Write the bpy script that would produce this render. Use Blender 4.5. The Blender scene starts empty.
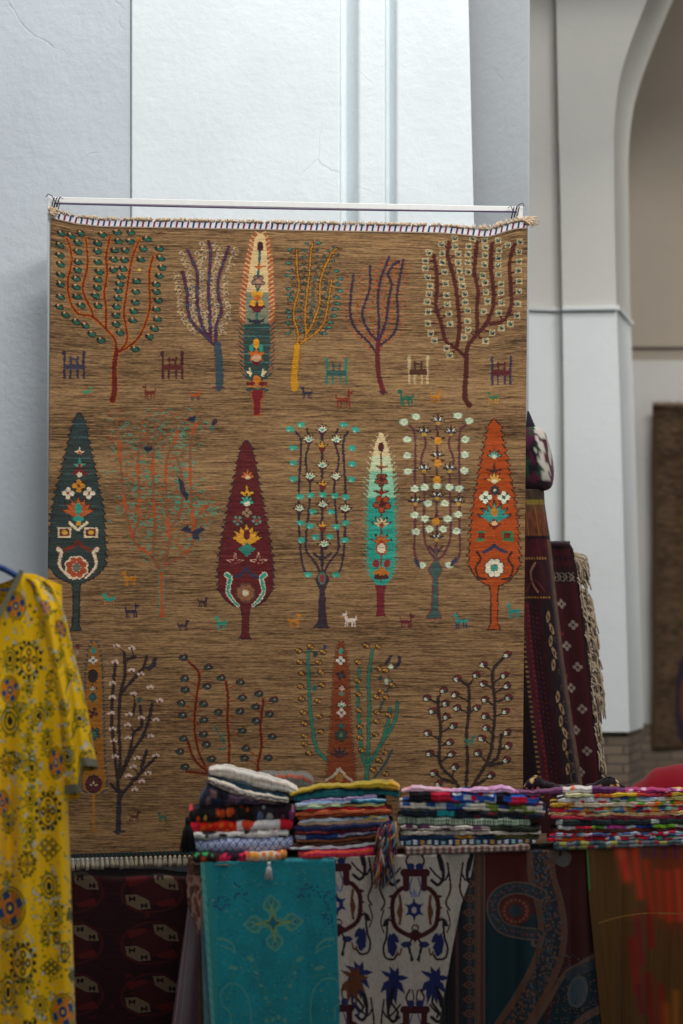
import bpy, math, random
import numpy as np

S = bpy.context.scene
COL = S.collection
F = 2376.0            # focal length in picture heights of 1024
CX, HY, CAMZ = 341.5, 640.0, 1.5
CAMY = -9.0
rng = np.random.default_rng(7)
random.seed(7)


# ------------------------------------------------------------------ helpers
def lin(h):
    if not isinstance(h, int):
        return np.array(h, dtype=float)
    c = np.array([(h >> 16) & 255, (h >> 8) & 255, h & 255]) / 255.0
    return np.where(c <= 0.04045, c / 12.92, ((c + 0.055) / 1.055) ** 2.4)


def W(px, py, d):
    """a point at distance d in front of the camera plane, from its bearing"""
    return np.stack(np.broadcast_arrays((px - CX) * d / F, CAMY + d, CAMZ - (py - HY) * d / F), axis=-1)


def Wz(px, z, d):
    return np.stack(np.broadcast_arrays((px - CX) * d / F, CAMY + d, z), axis=-1)


def pz(py, d):
    return CAMZ - (py - HY) * d / F


def line_d(a, b):
    """distance along a straight vertical plane  d = a + b*X  for a bearing px"""
    return lambda px: a / (1 - b * (np.asarray(px, float) - CX) / F)


d_table = line_d(8.348, 0.304)
d_carpet = line_d(9.1216, 0.110)
d_wall = lambda px: line_d(9.1216 + 0.17, 0.110)(px)


def tag(o, label=None, cat=None, group=None, kind=None):
    if label: o['label'] = label
    if cat: o['category'] = cat
    if group: o['group'] = group
    if kind: o['kind'] = kind
    return o


def mesh(name, V, faces, mat=None, parent=None, col=None, smooth=True):
    V = np.asarray(V, float).reshape(-1, 3)
    me = bpy.data.meshes.new(name)
    if isinstance(faces, np.ndarray):
        n = len(faces); k = faces.shape[1]
        me.vertices.add(len(V)); me.vertices.foreach_set('co', V.ravel())
        me.loops.add(n * k); me.loops.foreach_set('vertex_index', faces.astype(np.int32).ravel())
        me.polygons.add(n)
        me.polygons.foreach_set('loop_start', np.arange(0, n * k, k, dtype=np.int32))
        me.update(calc_edges=True)
    else:
        me.from_pydata([tuple(v) for v in V], [], [tuple(int(i) for i in f) for f in faces])
    if col is not None:
        a = me.attributes.new('dye', 'FLOAT_COLOR', 'POINT')
        c = np.ones((len(V), 4)); c[:, :3] = np.asarray(col).reshape(-1, 3)
        a.data.foreach_set('color', c.ravel())
    if smooth:
        me.polygons.foreach_set('use_smooth', np.ones(len(me.polygons), dtype=bool))
    me.validate()
    o = bpy.data.objects.new(name, me)
    COL.objects.link(o)
    if mat: me.materials.append(mat)
    if parent is not None: o.parent = parent
    return o


def empty(name, loc, label, cat, group=None):
    o = bpy.data.objects.new(name, None)
    o.empty_display_size = 0.05
    COL.objects.link(o); o.location = tuple(loc)
    bpy.context.view_layer.update()
    return tag(o, label, cat, group)


def adopt(child, root):
    """parent a child built in world coordinates under an empty"""
    bpy.context.view_layer.update()
    child.parent = root
    child.matrix_parent_inverse = root.matrix_world.inverted()
    return child


class MB:
    """collects boxes and tubes for one mesh"""
    def __init__(s): s.v = []; s.f = []
    def add(s, V, Fs):
        b = len(s.v); s.v += [tuple(map(float, p)) for p in V]
        s.f += [tuple(i + b for i in f) for f in Fs]
    def hexa(s, lo, hi):
        """a block from 4 bottom corners and 4 top corners, same order round"""
        s.add(list(lo) + list(hi), [(3, 2, 1, 0), (4, 5, 6, 7)] + [(i, (i + 1) % 4, 4 + (i + 1) % 4, 4 + i) for i in range(4)])
    def box(s, x0, y0, z0, x1, y1, z1):
        s.hexa([(x0, y0, z0), (x1, y0, z0), (x1, y1, z0), (x0, y1, z0)], [(x0, y0, z1), (x1, y0, z1), (x1, y1, z1), (x0, y1, z1)])
    def bar(s, a, b, w, h=None, n=4, up=(0, 0, 1)):
        h = h or w
        a = np.array(a, float); b = np.array(b, float); t = b - a; t /= np.linalg.norm(t)
        u = np.cross(t, up)
        if np.linalg.norm(u) < 1e-4: u = np.cross(t, (0, 1, 0))
        u /= np.linalg.norm(u); v = np.cross(u, t)
        q = [(-1, -1), (1, -1), (1, 1), (-1, 1)]
        s.hexa([a + u * i * w / 2 + v * j * h / 2 for i, j in q], [b + u * i * w / 2 + v * j * h / 2 for i, j in q])
    def tube(s, pts, r, n=8):
        P = np.array(pts, float); m = len(P)
        R = np.full(m, r) if np.isscalar(r) else np.array(r, float)
        T = np.gradient(P, axis=0); T /= np.linalg.norm(T, axis=1)[:, None] + 1e-12
        u = np.cross(T[0], (0.31, 0.2, 0.93)); u /= np.linalg.norm(u)
        V = []
        for i in range(m):
            u = u - T[i] * np.dot(u, T[i]); u /= np.linalg.norm(u); w = np.cross(T[i], u)
            for k in range(n):
                a = 2 * math.pi * k / n
                V.append(P[i] + R[i] * (u * math.cos(a) + w * math.sin(a)))
        Fs = [(i * n + k, i * n + (k + 1) % n, (i + 1) * n + (k + 1) % n, (i + 1) * n + k) for i in range(m - 1) for k in range(n)]
        Fs += [tuple(range(n - 1, -1, -1)), tuple(range((m - 1) * n, m * n))]
        s.add(V, Fs)
    def build(s, name, mat, parent=None, smooth=False, bevel=0, col=None):
        o = mesh(name, s.v, s.f, mat, None, col, smooth)
        if parent is not None: adopt(o, parent)
        if bevel:
            m = o.modifiers.new('bevel', 'BEVEL'); m.width = bevel; m.segments = 2; m.limit_method = 'ANGLE'; m.angle_limit = 0.6
        return o


def spline(pts, n=10):
    P = np.array(pts, float)
    if len(P) < 3:
        t = np.linspace(0, 1, n)[:, None]
        return P[0] * (1 - t) + P[-1] * t
    Q = np.vstack([2 * P[0] - P[1], P, 2 * P[-1] - P[-2]])
    out = []
    for i in range(1, len(Q) - 2):
        p0, p1, p2, p3 = Q[i - 1:i + 3]
        for t in np.linspace(0, 1, n, endpoint=False):
            out.append(0.5 * (2 * p1 + (p2 - p0) * t + (2 * p0 - 5 * p1 + 4 * p2 - p3) * t * t + (3 * p1 - p0 - 3 * p2 + p3) * t ** 3))
    out.append(P[-1])
    return np.array(out)


def blur1(a, k, axis):
    if k < 2: return a
    c = np.cumsum(np.concatenate([np.take(a, range(-k, 0), axis), a], axis), axis)
    n = a.shape[axis]
    hi = np.take(c, range(k, n + k), axis); lo = np.take(c, range(0, n), axis)
    return (hi - lo) / k


def field(shape, kx, ky, seed):
    r = np.random.default_rng(seed)
    a = r.standard_normal(shape)
    for _ in range(2):
        a = blur1(a, kx, 1); a = blur1(a, ky, 0)
    return (a - a.mean()) / (a.std() + 1e-9)


class Paint:
    """the dyes of a textile, knot by knot, laid out in the textile's own plane"""
    def __init__(s, x0, y0, x1, y1, r, base):
        s.nx = int(round((x1 - x0) * r)) + 1; s.ny = int(round((y1 - y0) * r)) + 1
        s.x0, s.y0, s.x1, s.y1, s.r = x0, y0, x1, y1, r
        s.X, s.Y = np.meshgrid(np.linspace(x0, x1, s.nx), np.linspace(y0, y1, s.ny))
        s.C = np.empty((s.ny, s.nx, 3)); s.C[:] = lin(base)
        s.T(0, 0, 1); s.gain = 1.0; s.warp = None
    def T(s, ox, oy, k): s.ox, s.oy, s.k = ox, oy, k; return s
    def m(s, pts):
        P = np.atleast_2d(np.array(pts, float)) / s.k + (s.ox, s.oy)
        return s.warp(P) if s.warp else P
    def c(s, col): return np.clip(lin(col) * s.gain, 0, 0.95)
    def win(s, ax, ay, bx, by):
        i0 = max(0, int((ax - s.x0) * s.r) - 1); i1 = min(s.nx, int((bx - s.x0) * s.r) + 3)
        j0 = max(0, int((ay - s.y0) * s.r) - 1); j1 = min(s.ny, int((by - s.y0) * s.r) + 3)
        if i1 <= i0 or j1 <= j0: return None
        return (slice(j0, j1), slice(i0, i1))
    def poly(s, pts, col):
        P = s.m(pts); w = s.win(P[:, 0].min(), P[:, 1].min(), P[:, 0].max(), P[:, 1].max())
        if w is None: return
        X, Y = s.X[w], s.Y[w]; ins = np.zeros(X.shape, bool)
        x, y = P[:, 0], P[:, 1]; n = len(P)
        for i in range(n):
            j = i - 1
            if y[i] == y[j]: continue
            ins ^= ((y[i] > Y) != (y[j] > Y)) & (X < (x[j] - x[i]) * (Y - y[i]) / (y[j] - y[i]) + x[i])
        s.C[w][ins] = s.c(col)
    def ell(s, cx, cy, rx, ry, col, rot=0, ring=None):
        P = s.m([(cx, cy)])[0]; rx /= s.k; ry /= s.k; R = max(rx, ry, 0.4)
        w = s.win(P[0] - R, P[1] - R, P[0] + R, P[1] + R)
        if w is None: return
        dx, dy = s.X[w] - P[0], s.Y[w] - P[1]
        a = math.radians(rot); u = dx * math.cos(a) + dy * math.sin(a); v = -dx * math.sin(a) + dy * math.cos(a)
        q = (u / max(rx, .35)) ** 2 + (v / max(ry, .35)) ** 2
        ins = q <= 1
        if ring is not None: ins &= q >= ring * ring
        s.C[w][ins] = s.c(col)
    def line(s, pts, wd, col, wd2=None):
        P = s.m(pts); wd = wd / s.k / 2; wd2 = wd if wd2 is None else wd2 / s.k / 2
        n = len(P) - 1
        for i in range(n):
            a, b = P[i], P[i + 1]
            w0 = wd + (wd2 - wd) * i / n; w1 = wd + (wd2 - wd) * (i + 1) / n; q = max(w0, w1, .42)
            w = s.win(min(a[0], b[0]) - q, min(a[1], b[1]) - q, max(a[0], b[0]) + q, max(a[1], b[1]) + q)
            if w is None: continue
            d = b - a; L = d @ d + 1e-9
            t = np.clip(((s.X[w] - a[0]) * d[0] + (s.Y[w] - a[1]) * d[1]) / L, 0, 1)
            D = np.hypot(s.X[w] - a[0] - t * d[0], s.Y[w] - a[1] - t * d[1])
            s.C[w][D <= np.maximum(w0 + (w1 - w0) * t, .42)] = s.c(col)
    def curve(s, pts, wd, col, wd2=None, out=None, ow=4):
        Q = spline(pts, 7)
        if out is not None: s.line(Q, wd + ow, out, None if wd2 is None else wd2 + ow)
        s.line(Q, wd, col, wd2)
        return Q
    def soft(s, pts, wd, col, amt=1.0):
        P = s.m(pts); wd = wd / s.k / 2
        w = s.win(P[:, 0].min() - 3 * wd, P[:, 1].min() - 3 * wd, P[:, 0].max() + 3 * wd, P[:, 1].max() + 3 * wd)
        if w is None: return
        D = np.full(s.X[w].shape, 1e9)
        for a, b in zip(P[:-1], P[1:]):
            d = b - a; t = np.clip(((s.X[w] - a[0]) * d[0] + (s.Y[w] - a[1]) * d[1]) / (d @ d + 1e-9), 0, 1)
            D = np.minimum(D, np.hypot(s.X[w] - a[0] - t * d[0], s.Y[w] - a[1] - t * d[1]))
        k = (amt * np.exp(-(D / wd) ** 2))[..., None]
        s.C[w] = s.C[w] * (1 - k) + s.c(col) * k
    def rect(s, x0, y0, x1, y1, col): s.poly([(x0, y0), (x1, y0), (x1, y1), (x0, y1)], col)
    # motifs
    def four(s, x, y, r, c, c2):
        s.rect(x - r * .78, y - r * .78, x + r * .78, y + r * .78, 0x33261f)
        for a in (0, 90, 180, 270):
            s.ell(x + r * .62 * math.cos(math.radians(a)), y + r * .62 * math.sin(math.radians(a)), r * .42, r * .42, c)
        s.ell(x, y, r * .28, r * .28, c2)
    def rosette(s, x, y, r, n, c, c2, out=None):
        for k in range(n):
            a = 2 * math.pi * k / n + .39
            s.ell(x + r * .64 * math.cos(a), y + r * .64 * math.sin(a), r * .38, r * .38, out if out is not None else 0x35261f)
        for k in range(n):
            a = 2 * math.pi * k / n + .39
            s.ell(x + r * .62 * math.cos(a), y + r * .62 * math.sin(a), r * .27, r * .27, c)
        s.ell(x, y, r * .34, r * .34, c2)
    def lotus(s, x, y, r, c, c2=None, n=5, out=None):
        for k in range(n):
            a = -90 + (k - (n - 1) / 2) * 150 / max(n - 1, 1)
            ca, sa = math.cos(math.radians(a)), math.sin(math.radians(a))
            L = r * (1.0 if k == (n - 1) / 2 else .92)
            tip = (x + ca * L, y + .3 * r + sa * L)
            s.line([(x, y + .3 * r), (x + ca * (L + 3), y + .3 * r + sa * (L + 3))], r * .42 + 3, out if out is not None else 0x33241f, r * .1 + 3)
        for k in range(n):
            a = -90 + (k - (n - 1) / 2) * 150 / max(n - 1, 1)
            ca, sa = math.cos(math.radians(a)), math.sin(math.radians(a))
            L = r * (1.0 if k == (n - 1) / 2 else .92)
            tip = (x + ca * L, y + .3 * r + sa * L)
            b1 = (x - sa * r * .26, y + .35 * r + ca * r * .26); b2 = (x + sa * r * .26, y + .35 * r - ca * r * .26)
            s.poly([b1, tip, b2], c)
            s.line([(x, y + .3 * r), (x + ca * L * .7, y + .3 * r + sa * L * .7)], r * .22, c)
        if c2 is not None: s.ell(x, y + .32 * r, r * .3, r * .26, c2)
    def beast(s, x, y, w, c, flip=1, c2=None):
        """small four-legged animal, x,y its middle and w its length, in photograph units"""
        f = flip; q = lambda a, b, e, g, col: s.rect(x + f * a * w, y + b * w, x + f * e * w, y + g * w, col)
        q(-.42, -.12, .34, .16, c)
        for a in (-.42, -.22, .14, .3): q(a, .1, a + .1, .52, c2 or c)
        q(.24, -.5, .4, .05, c); q(.3, -.52, .58, -.3, c); q(.26, -.66, .33, -.45, c2 or c); q(-.52, -.32, -.42, .0, c)
    def pair(s, x, y, w, h, c, c2=None):
        c2 = c2 or c
        for a in (-.46, .46):
            s.line([(x + a * w, y - .5 * h), (x + a * w, y + .5 * h)], .12 * w, c)
        for a in (-.18, .18):
            s.line([(x + a * w, y + .02 * h), (x + a * w, y + .5 * h)], .1 * w, c)
            s.line([(x + a * w, y - .3 * h), (x + a * w * .8, y)], .1 * w, c2)
        s.rect(x - .46 * w, y - .02 * h, x + .46 * w, y + .18 * h, c2)
        for a in (-.56, .4): s.rect(x + a * w, y - .5 * h, x + (a + .16) * w, y - .36 * h, c)
        s.line([(x - .2 * w, y - .22 * h), (x + .2 * w, y - .22 * h)], .08 * w, c2)


def sheet(name, P, C, thick, mat, parent=None):
    """a textile of real thickness from a grid of points and dyes"""
    ny, nx, _ = P.shape
    gu = np.gradient(P, axis=1); gv = np.gradient(P, axis=0)
    N = np.cross(gu, gv); N /= np.linalg.norm(N, axis=2)[..., None] + 1e-12
    if N[..., 1].mean() > 0: N = -N
    V = np.concatenate([(P + N * thick * .5).reshape(-1, 3), (P - N * thick * .5).reshape(-1, 3)])
    I = np.arange(nx * ny).reshape(ny, nx); o = nx * ny
    q = np.stack([I[:-1, :-1], I[1:, :-1], I[1:, 1:], I[:-1, 1:]], -1).reshape(-1, 4)
    fs = [q, q[:, ::-1] + o]
    for e in (I[0, ::-1], I[-1, :], I[:, 0], I[::-1, -1]):
        fs.append(np.stack([e[:-1], e[:-1] + o, e[1:] + o, e[1:]], -1))
    ob = mesh(name, V, np.concatenate(fs), mat, None, np.concatenate([C.reshape(-1, 3)] * 2))
    if parent is not None: adopt(ob, parent)
    return ob


# ------------------------------------------------------------------ materials
def nodes(name):
    m = bpy.data.materials.new(name); m.use_nodes = True
    t = m.node_tree; b = t.nodes['Principled BSDF']
    return m, t, b


def N(t, kind, **kw):
    n = t.nodes.new(kind)
    for k, v in kw.items():
        if k in n.inputs.keys(): n.inputs[k].default_value = v
        else: setattr(n, k, v)
    return n


def cloth_mat(name, rough=.92, bump=.25, scale=500, sheen=.15, stretch=(1, 1, 1), vary=.16, spec=.15, trans=0):
    m, t, b = nodes(name); L = t.links.new
    at = N(t, 'ShaderNodeAttribute', attribute_name='dye')
    tc = N(t, 'ShaderNodeTexCoord'); mp = N(t, 'ShaderNodeMapping'); mp.inputs['Scale'].default_value = stretch
    L(tc.outputs['Object'], mp.inputs['Vector'])
    no = N(t, 'ShaderNodeTexNoise', Scale=scale, Detail=2.0); L(mp.outputs[0], no.inputs['Vector'])
    mr = N(t, 'ShaderNodeMapRange'); mr.inputs[1].default_value = .25; mr.inputs[2].default_value = .75
    mr.inputs[3].default_value = 1 - vary; mr.inputs[4].default_value = 1 + vary
    L(no.outputs[0], mr.inputs[0])
    mx = N(t, 'ShaderNodeVectorMath', operation='SCALE'); L(at.outputs['Color'], mx.inputs[0]); L(mr.outputs[0], mx.inputs['Scale'])
    L(mx.outputs[0], b.inputs['Base Color'])
    b.inputs['Roughness'].default_value = rough; b.inputs['Specular IOR Level'].default_value = spec
    b.inputs['Sheen Weight'].default_value = sheen; b.inputs['Sheen Roughness'].default_value = .5
    bp = N(t, 'ShaderNodeBump', Strength=bump, Distance=.002); L(no.outputs[0], bp.inputs['Height']); L(bp.outputs[0], b.inputs['Normal'])
    if trans:
        tr = N(t, 'ShaderNodeBsdfTranslucent'); L(mx.outputs[0], tr.inputs['Color'])
        ms = N(t, 'ShaderNodeMixShader'); ms.inputs[0].default_value = trans
        L(b.outputs[0], ms.inputs[1]); L(tr.outputs[0], ms.inputs[2]); L(ms.outputs[0], t.nodes['Material Output'].inputs['Surface'])
    return m


def plain_mat(name, h, rough=.6, metal=0, noise=.1, scale=30, bump=.1, spec=.3):
    m, t, b = nodes(name); L = t.links.new
    tc = N(t, 'ShaderNodeTexCoord'); no = N(t, 'ShaderNodeTexNoise', Scale=scale, Detail=4.0); L(tc.outputs['Object'], no.inputs['Vector'])
    cr = N(t, 'ShaderNodeValToRGB'); c = lin(h)
    cr.color_ramp.elements[0].position = .3; cr.color_ramp.elements[1].position = .7
    cr.color_ramp.elements[0].color = (*np.clip(c * (1 - noise), 0, 1), 1); cr.color_ramp.elements[1].color = (*np.clip(c * (1 + noise), 0, 1), 1)
    L(no.outputs[0], cr.inputs[0]); L(cr.outputs[0], b.inputs['Base Color'])
    b.inputs['Roughness'].default_value = rough; b.inputs['Metallic'].default_value = metal; b.inputs['Specular IOR Level'].default_value = spec
    bp = N(t, 'ShaderNodeBump', Strength=bump, Distance=.004); L(no.outputs[0], bp.inputs['Height']); L(bp.outputs[0], b.inputs['Normal'])
    return m


def plaster_mat(name, low, high=None, zc=3.06, stain=None, crack=.3, bump=.22):
    """limewashed plaster: trowel marks, hairline cracks; optional different wash above height zc"""
    m, t, b = nodes(name); L = t.links.new
    ge = N(t, 'ShaderNodeNewGeometry')
    n1 = N(t, 'ShaderNodeTexNoise', Scale=1.7, Detail=5.0, Roughness=.6); L(ge.outputs['Position'], n1.inputs['Vector'])
    n2 = N(t, 'ShaderNodeTexNoise', Scale=26.0, Detail=6.0, Roughness=.62); L(ge.outputs['Position'], n2.inputs['Vector'])
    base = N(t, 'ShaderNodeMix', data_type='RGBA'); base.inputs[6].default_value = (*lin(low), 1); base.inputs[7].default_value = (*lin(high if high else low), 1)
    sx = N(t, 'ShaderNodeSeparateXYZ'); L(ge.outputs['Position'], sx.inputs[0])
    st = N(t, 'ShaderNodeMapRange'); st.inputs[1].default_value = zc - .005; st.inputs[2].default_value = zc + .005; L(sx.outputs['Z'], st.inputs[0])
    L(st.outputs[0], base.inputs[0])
    mr = N(t, 'ShaderNodeMapRange'); mr.inputs[1].default_value = .3; mr.inputs[2].default_value = .7; mr.inputs[3].default_value = .93; mr.inputs[4].default_value = 1.03
    L(n1.outputs[0], mr.inputs[0])
    # cracks
    wp = N(t, 'ShaderNodeMix', data_type='VECTOR'); wp.inputs[0].default_value = .16
    n3 = N(t, 'ShaderNodeTexNoise', Scale=3.5, Detail=4.0); L(ge.outputs['Position'], n3.inputs['Vector'])
    L(ge.outputs['Position'], wp.inputs[4]); L(n3.outputs['Color'], wp.inputs[5])
    vo = N(t, 'ShaderNodeTexVoronoi', feature='DISTANCE_TO_EDGE', Scale=1.9); L(wp.outputs[1], vo.inputs['Vector'])
    ck = N(t, 'ShaderNodeMapRange'); ck.inputs[1].default_value = .0; ck.inputs[2].default_value = .006; ck.inputs[3].default_value = 1; ck.inputs[4].default_value = 0
    L(vo.outputs['Distance'], ck.inputs[0])
    gate = N(t, 'ShaderNodeMapRange'); gate.inputs[1].default_value = .5; gate.inputs[2].default_value = .6; L(n1.outputs[0], gate.inputs[0])
    cg = N(t, 'ShaderNodeMath', operation='MULTIPLY'); L(ck.outputs[0], cg.inputs[0]); L(gate.outputs[0], cg.inputs[1])
    cs = N(t, 'ShaderNodeMath', operation='MULTIPLY'); L(cg.outputs[0], cs.inputs[0]); cs.inputs[1].default_value = crack * .35
    sub = N(t, 'ShaderNodeMath', operation='SUBTRACT'); L(mr.outputs[0], sub.inputs[0]); L(cs.outputs[0], sub.inputs[1])
    sc = N(t, 'ShaderNodeVectorMath', operation='SCALE'); L(base.outputs[2], sc.inputs[0]); L(sub.outputs[0], sc.inputs['Scale'])
    L(sc.outputs[0], b.inputs['Base Color'])
    b.inputs['Roughness'].default_value = .85; b.inputs['Specular IOR Level'].default_value = .2
    ad = N(t, 'ShaderNodeMath', operation='MULTIPLY_ADD'); L(cg.outputs[0], ad.inputs[0]); ad.inputs[1].default_value = -crack; L(n2.outputs[0], ad.inputs[2])
    bp = N(t, 'ShaderNodeBump', Strength=bump, Distance=.012); L(ad.outputs[0], bp.inputs['Height']); L(bp.outputs[0], b.inputs['Normal'])
    return m


def brick_mat(name, c1, c2, mortar, scale=1.0):
    m, t, b = nodes(name); L = t.links.new
    ge = N(t, 'ShaderNodeNewGeometry'); sx = N(t, 'ShaderNodeSeparateXYZ'); L(ge.outputs['Position'], sx.inputs[0])
    ad = N(t, 'ShaderNodeMath', operation='ADD'); L(sx.outputs['X'], ad.inputs[0]); L(sx.outputs['Y'], ad.inputs[1])
    cb = N(t, 'ShaderNodeCombineXYZ'); L(ad.outputs[0], cb.inputs['X']); L(sx.outputs['Z'], cb.inputs['Y'])
    br = N(t, 'ShaderNodeTexBrick', Scale=4.0 * scale)
    br.inputs['Color1'].default_value = (*lin(c1), 1); br.inputs['Color2'].default_value = (*lin(c2), 1); br.inputs['Mortar'].default_value = (*lin(mortar), 1)
    br.inputs['Brick Width'].default_value = .9; br.inputs['Row Height'].default_value = .28; br.inputs['Mortar Size'].default_value = .03
    L(cb.outputs[0], br.inputs['Vector']); L(br.outputs['Color'], b.inputs['Base Color']); b.inputs['Roughness'].default_value = .9
    bp = N(t, 'ShaderNodeBump', Strength=.5, Distance=.01, invert=True); L(br.outputs['Fac'], bp.inputs['Height']); L(bp.outputs[0], b.inputs['Normal'])
    return m


M_wall = plaster_mat('limewash_white', 0xdfe6e9)
M_left = plaster_mat('limewash_bluish', 0xdde4ea)
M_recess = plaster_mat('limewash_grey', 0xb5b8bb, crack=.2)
M_pier = plaster_mat('pier_wash', 0xdde0df, 0xc9c7c0, crack=.2, bump=.2)
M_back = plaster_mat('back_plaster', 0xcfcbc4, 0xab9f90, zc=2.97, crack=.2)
M_brick = brick_mat('plinth_brick', 0x7d6c5c, 0x665748, 0x54493f, 1.6)
M_floor = brick_mat('floor_brick', 0x5a5048, 0x4c443d, 0x3a352f)
M_wood = plain_mat('old_wood', 0x5a4330, .7, noise=.25, scale=14)
M_white = plain_mat('white_metal', 0xe6e6e2, .5, noise=.03, scale=40)
M_string = plain_mat('dark_string', 0x35303a, .9, scale=90)
M_cord = plain_mat('purple_cord', 0x5b4a66, .8, scale=90)
M_hanger = plain_mat('blue_plastic', 0x1c3d78, .4, noise=.04)
M_steel = plain_mat('grey_steel', 0x8a8d90, .4, metal=.8)
M_pile = cloth_mat('wool_pile', scale=260, stretch=(.35, 1, 3), vary=.22, bump=.5, sheen=.1)
M_wool = cloth_mat('wool_thread', scale=300, vary=.2)
M_cotton = cloth_mat('cotton', scale=420, vary=.12)
M_silk = cloth_mat('silk', rough=.6, scale=420, vary=.1, sheen=.25, spec=.3)
M_sheer = cloth_mat('sheer_silk', rough=.6, scale=420, vary=.1, sheen=.2, spec=.3, trans=.35)


# ------------------------------------------------------------------ the setting
def wall(name, rows, mat, back=.35, bevel=.006):
    """a wall lofted through rows (z, [(bearing, distance) ...]), closed behind"""
    n = len(rows[0][1]); V = []
    for z, pts in rows:
        for px, d in pts: V.append(((px - CX) * d / F, CAMY + d, z))
    dm = max(d for _, pts in rows for _, d in pts) + back
    for z, pts in rows:
        for px, d in (pts[0], pts[-1]): V.append(((px - CX) * d / F, CAMY + dm, z))
    m = len(rows); B = n * m; f = []
    for r in range(m - 1):
        for i in range(n - 1): f.append((r * n + i, r * n + i + 1, (r + 1) * n + i + 1, (r + 1) * n + i))
        b = B + 2 * r
        f.append((b + 1, b, b + 2, b + 3))
        f.append((b, r * n, (r + 1) * n, b + 2)); f.append((r * n + n - 1, b + 1, b + 3, (r + 1) * n + n - 1))
    f.append(tuple(range(n - 1, -1, -1)) + (B, B + 1)); t = (m - 1) * n
    f.append(tuple(range(t, t + n)) + (B + 2 * m - 1, B + 2 * m - 2))
    o = mesh(name, V, f, mat, smooth=False)
    if bevel:
        bm = o.modifiers.new('bevel', 'BEVEL'); bm.width = bevel; bm.segments = 3; bm.limit_method = 'ANGLE'; bm.angle_limit = .2
    return tag(o, kind='structure')


dw = lambda px, e=0: (px, float(d_wall(px)) + e)
c131 = dw(131)
wall('wall_left', [(z, [(-420, 9.85), (130.5, c131[1] + .012)]) for z in (0, 6)], M_left, bevel=0)
prof = [dw(131), dw(340), dw(341, .09), dw(346, .10), dw(359, .02), dw(385, .02), dw(386, .08), dw(389, .09), dw(397, .03)]
wall('wall_back', [(z, prof + [dw(e, .03), (e - 1.5, float(d_wall(e)) + .45)]) for z, e in ((0, 475), (3.1, 474.5), (3.55, 471.5), (4.05, 468.5), (6, 460))], M_wall, bevel=.008)
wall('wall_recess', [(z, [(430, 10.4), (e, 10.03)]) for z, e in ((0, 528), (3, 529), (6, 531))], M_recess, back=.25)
wall('wall_passage', [(z, [(420, 11.05), (562, 11.22)]) for z in (0, 6)], M_pier)

d_p = line_d(11.1 + .1 * 1.287, -.1)
FR = [(629.5, 732), (625.5, 600), (620.5, 420), (616.5, 308), (614.6, 220), (613.8, 150), (614.4, 125), (616.2, 103), (620, 78), (627, 53), (636, 28), (647, 0), (662, -35), (680, -67), (700, -95), (720, -116)]
FR = [tuple(p) for p in spline(FR, 4)]
LE = lambda py: float(np.interp(py, [-200, 0, 100, 200, 400, 740], [552, 554, 558, 560.5, 564, 566]))


def arcade():
    E = np.array([.135, .56, 0]); V = []; f = []
    def P(px, py): return W(px, py, float(d_p(px)))
    def at(px, z): return Wz(px, z, float(d_p(px)))
    q = lambda *p: (V.extend([tuple(a) for a in p]), f.append((len(V) - 4, len(V) - 3, len(V) - 2, len(V) - 1)))
    L = [P(*p) for p in FR]; R = [P(1440 - p[0], p[1]) for p in FR]; top = 5.4
    spr = next(i for i, p in enumerate(FR) if p[1] < 150)
    for C, e in ((L, -1), (R, 1)):
        for i in range(len(C) - 1):
            a, b = C[i], C[i + 1]
            if i < spr:
                ea = at(LE(FR[i][1]) if e < 0 else 960, a[2]); eb = at(LE(FR[i + 1][1]) if e < 0 else 960, b[2])
                q(*((ea, a, b, eb) if e < 0 else (a, ea, eb, b)))
            else:
                ta, tb = np.array([a[0], a[1], top]), np.array([b[0], b[1], top])
                q(*((a, b, tb, ta) if e < 0 else (b, a, ta, tb)))
            q(*((a, a + E, b + E, b) if e < 0 else (a + E, a, b, b + E)))
        a = C[spr]; o = at(LE(130) if e < 0 else 960, a[2])
        tt = at(LE(-150) if e < 0 else 960, top); ta = np.array([a[0], a[1], top])
        q(*((o, a, ta, tt) if e < 0 else (a, o, tt, ta)))
    o = mesh('wall_arcade', V, f, M_pier, smooth=False)
    import bmesh
    bm = bmesh.new(); bm.from_mesh(o.data); bmesh.ops.remove_doubles(bm, verts=bm.verts, dist=1e-4); bm.to_mesh(o.data); bm.free()
    return tag(o, kind='structure')


arcade()
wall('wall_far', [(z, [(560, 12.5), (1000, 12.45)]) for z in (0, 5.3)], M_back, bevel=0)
# impost mouldings at about three metres
def trim(name, pts, z, h, out, mat):
    b = MB()
    for (p0, e0), (p1, e1) in zip(pts[:-1], pts[1:]):
        a = Wz(p0, z, e0); c = Wz(p1, z, e1); b.bar(a + (0, -out / 2 + .005, 0), c + (0, -out / 2 + .005, 0), out, h)
    return tag(b.build(name, mat, bevel=.004), kind='structure')
trim('trim_1', [(505, 11.155), (561.5, 11.22)], 3.06, .022, .03, M_pier)
trim('trim_2', [(562, float(d_p(562))), (616.4, float(d_p(616.4)))], 3.05, .02, .03, M_pier)
jb = W(616.4, 308, float(d_p(616.4))); jx = jb + np.array([.135, .56, 0])
b = MB(); b.bar(jb + (.0, 0, 0), jx, .03, .022); tag(b.build('trim_3', M_pier, bevel=.004), kind='structure')
trim('trim_4', [(600, 12.49), (990, 12.44)], 3.05, .03, .03, M_back)
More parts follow.
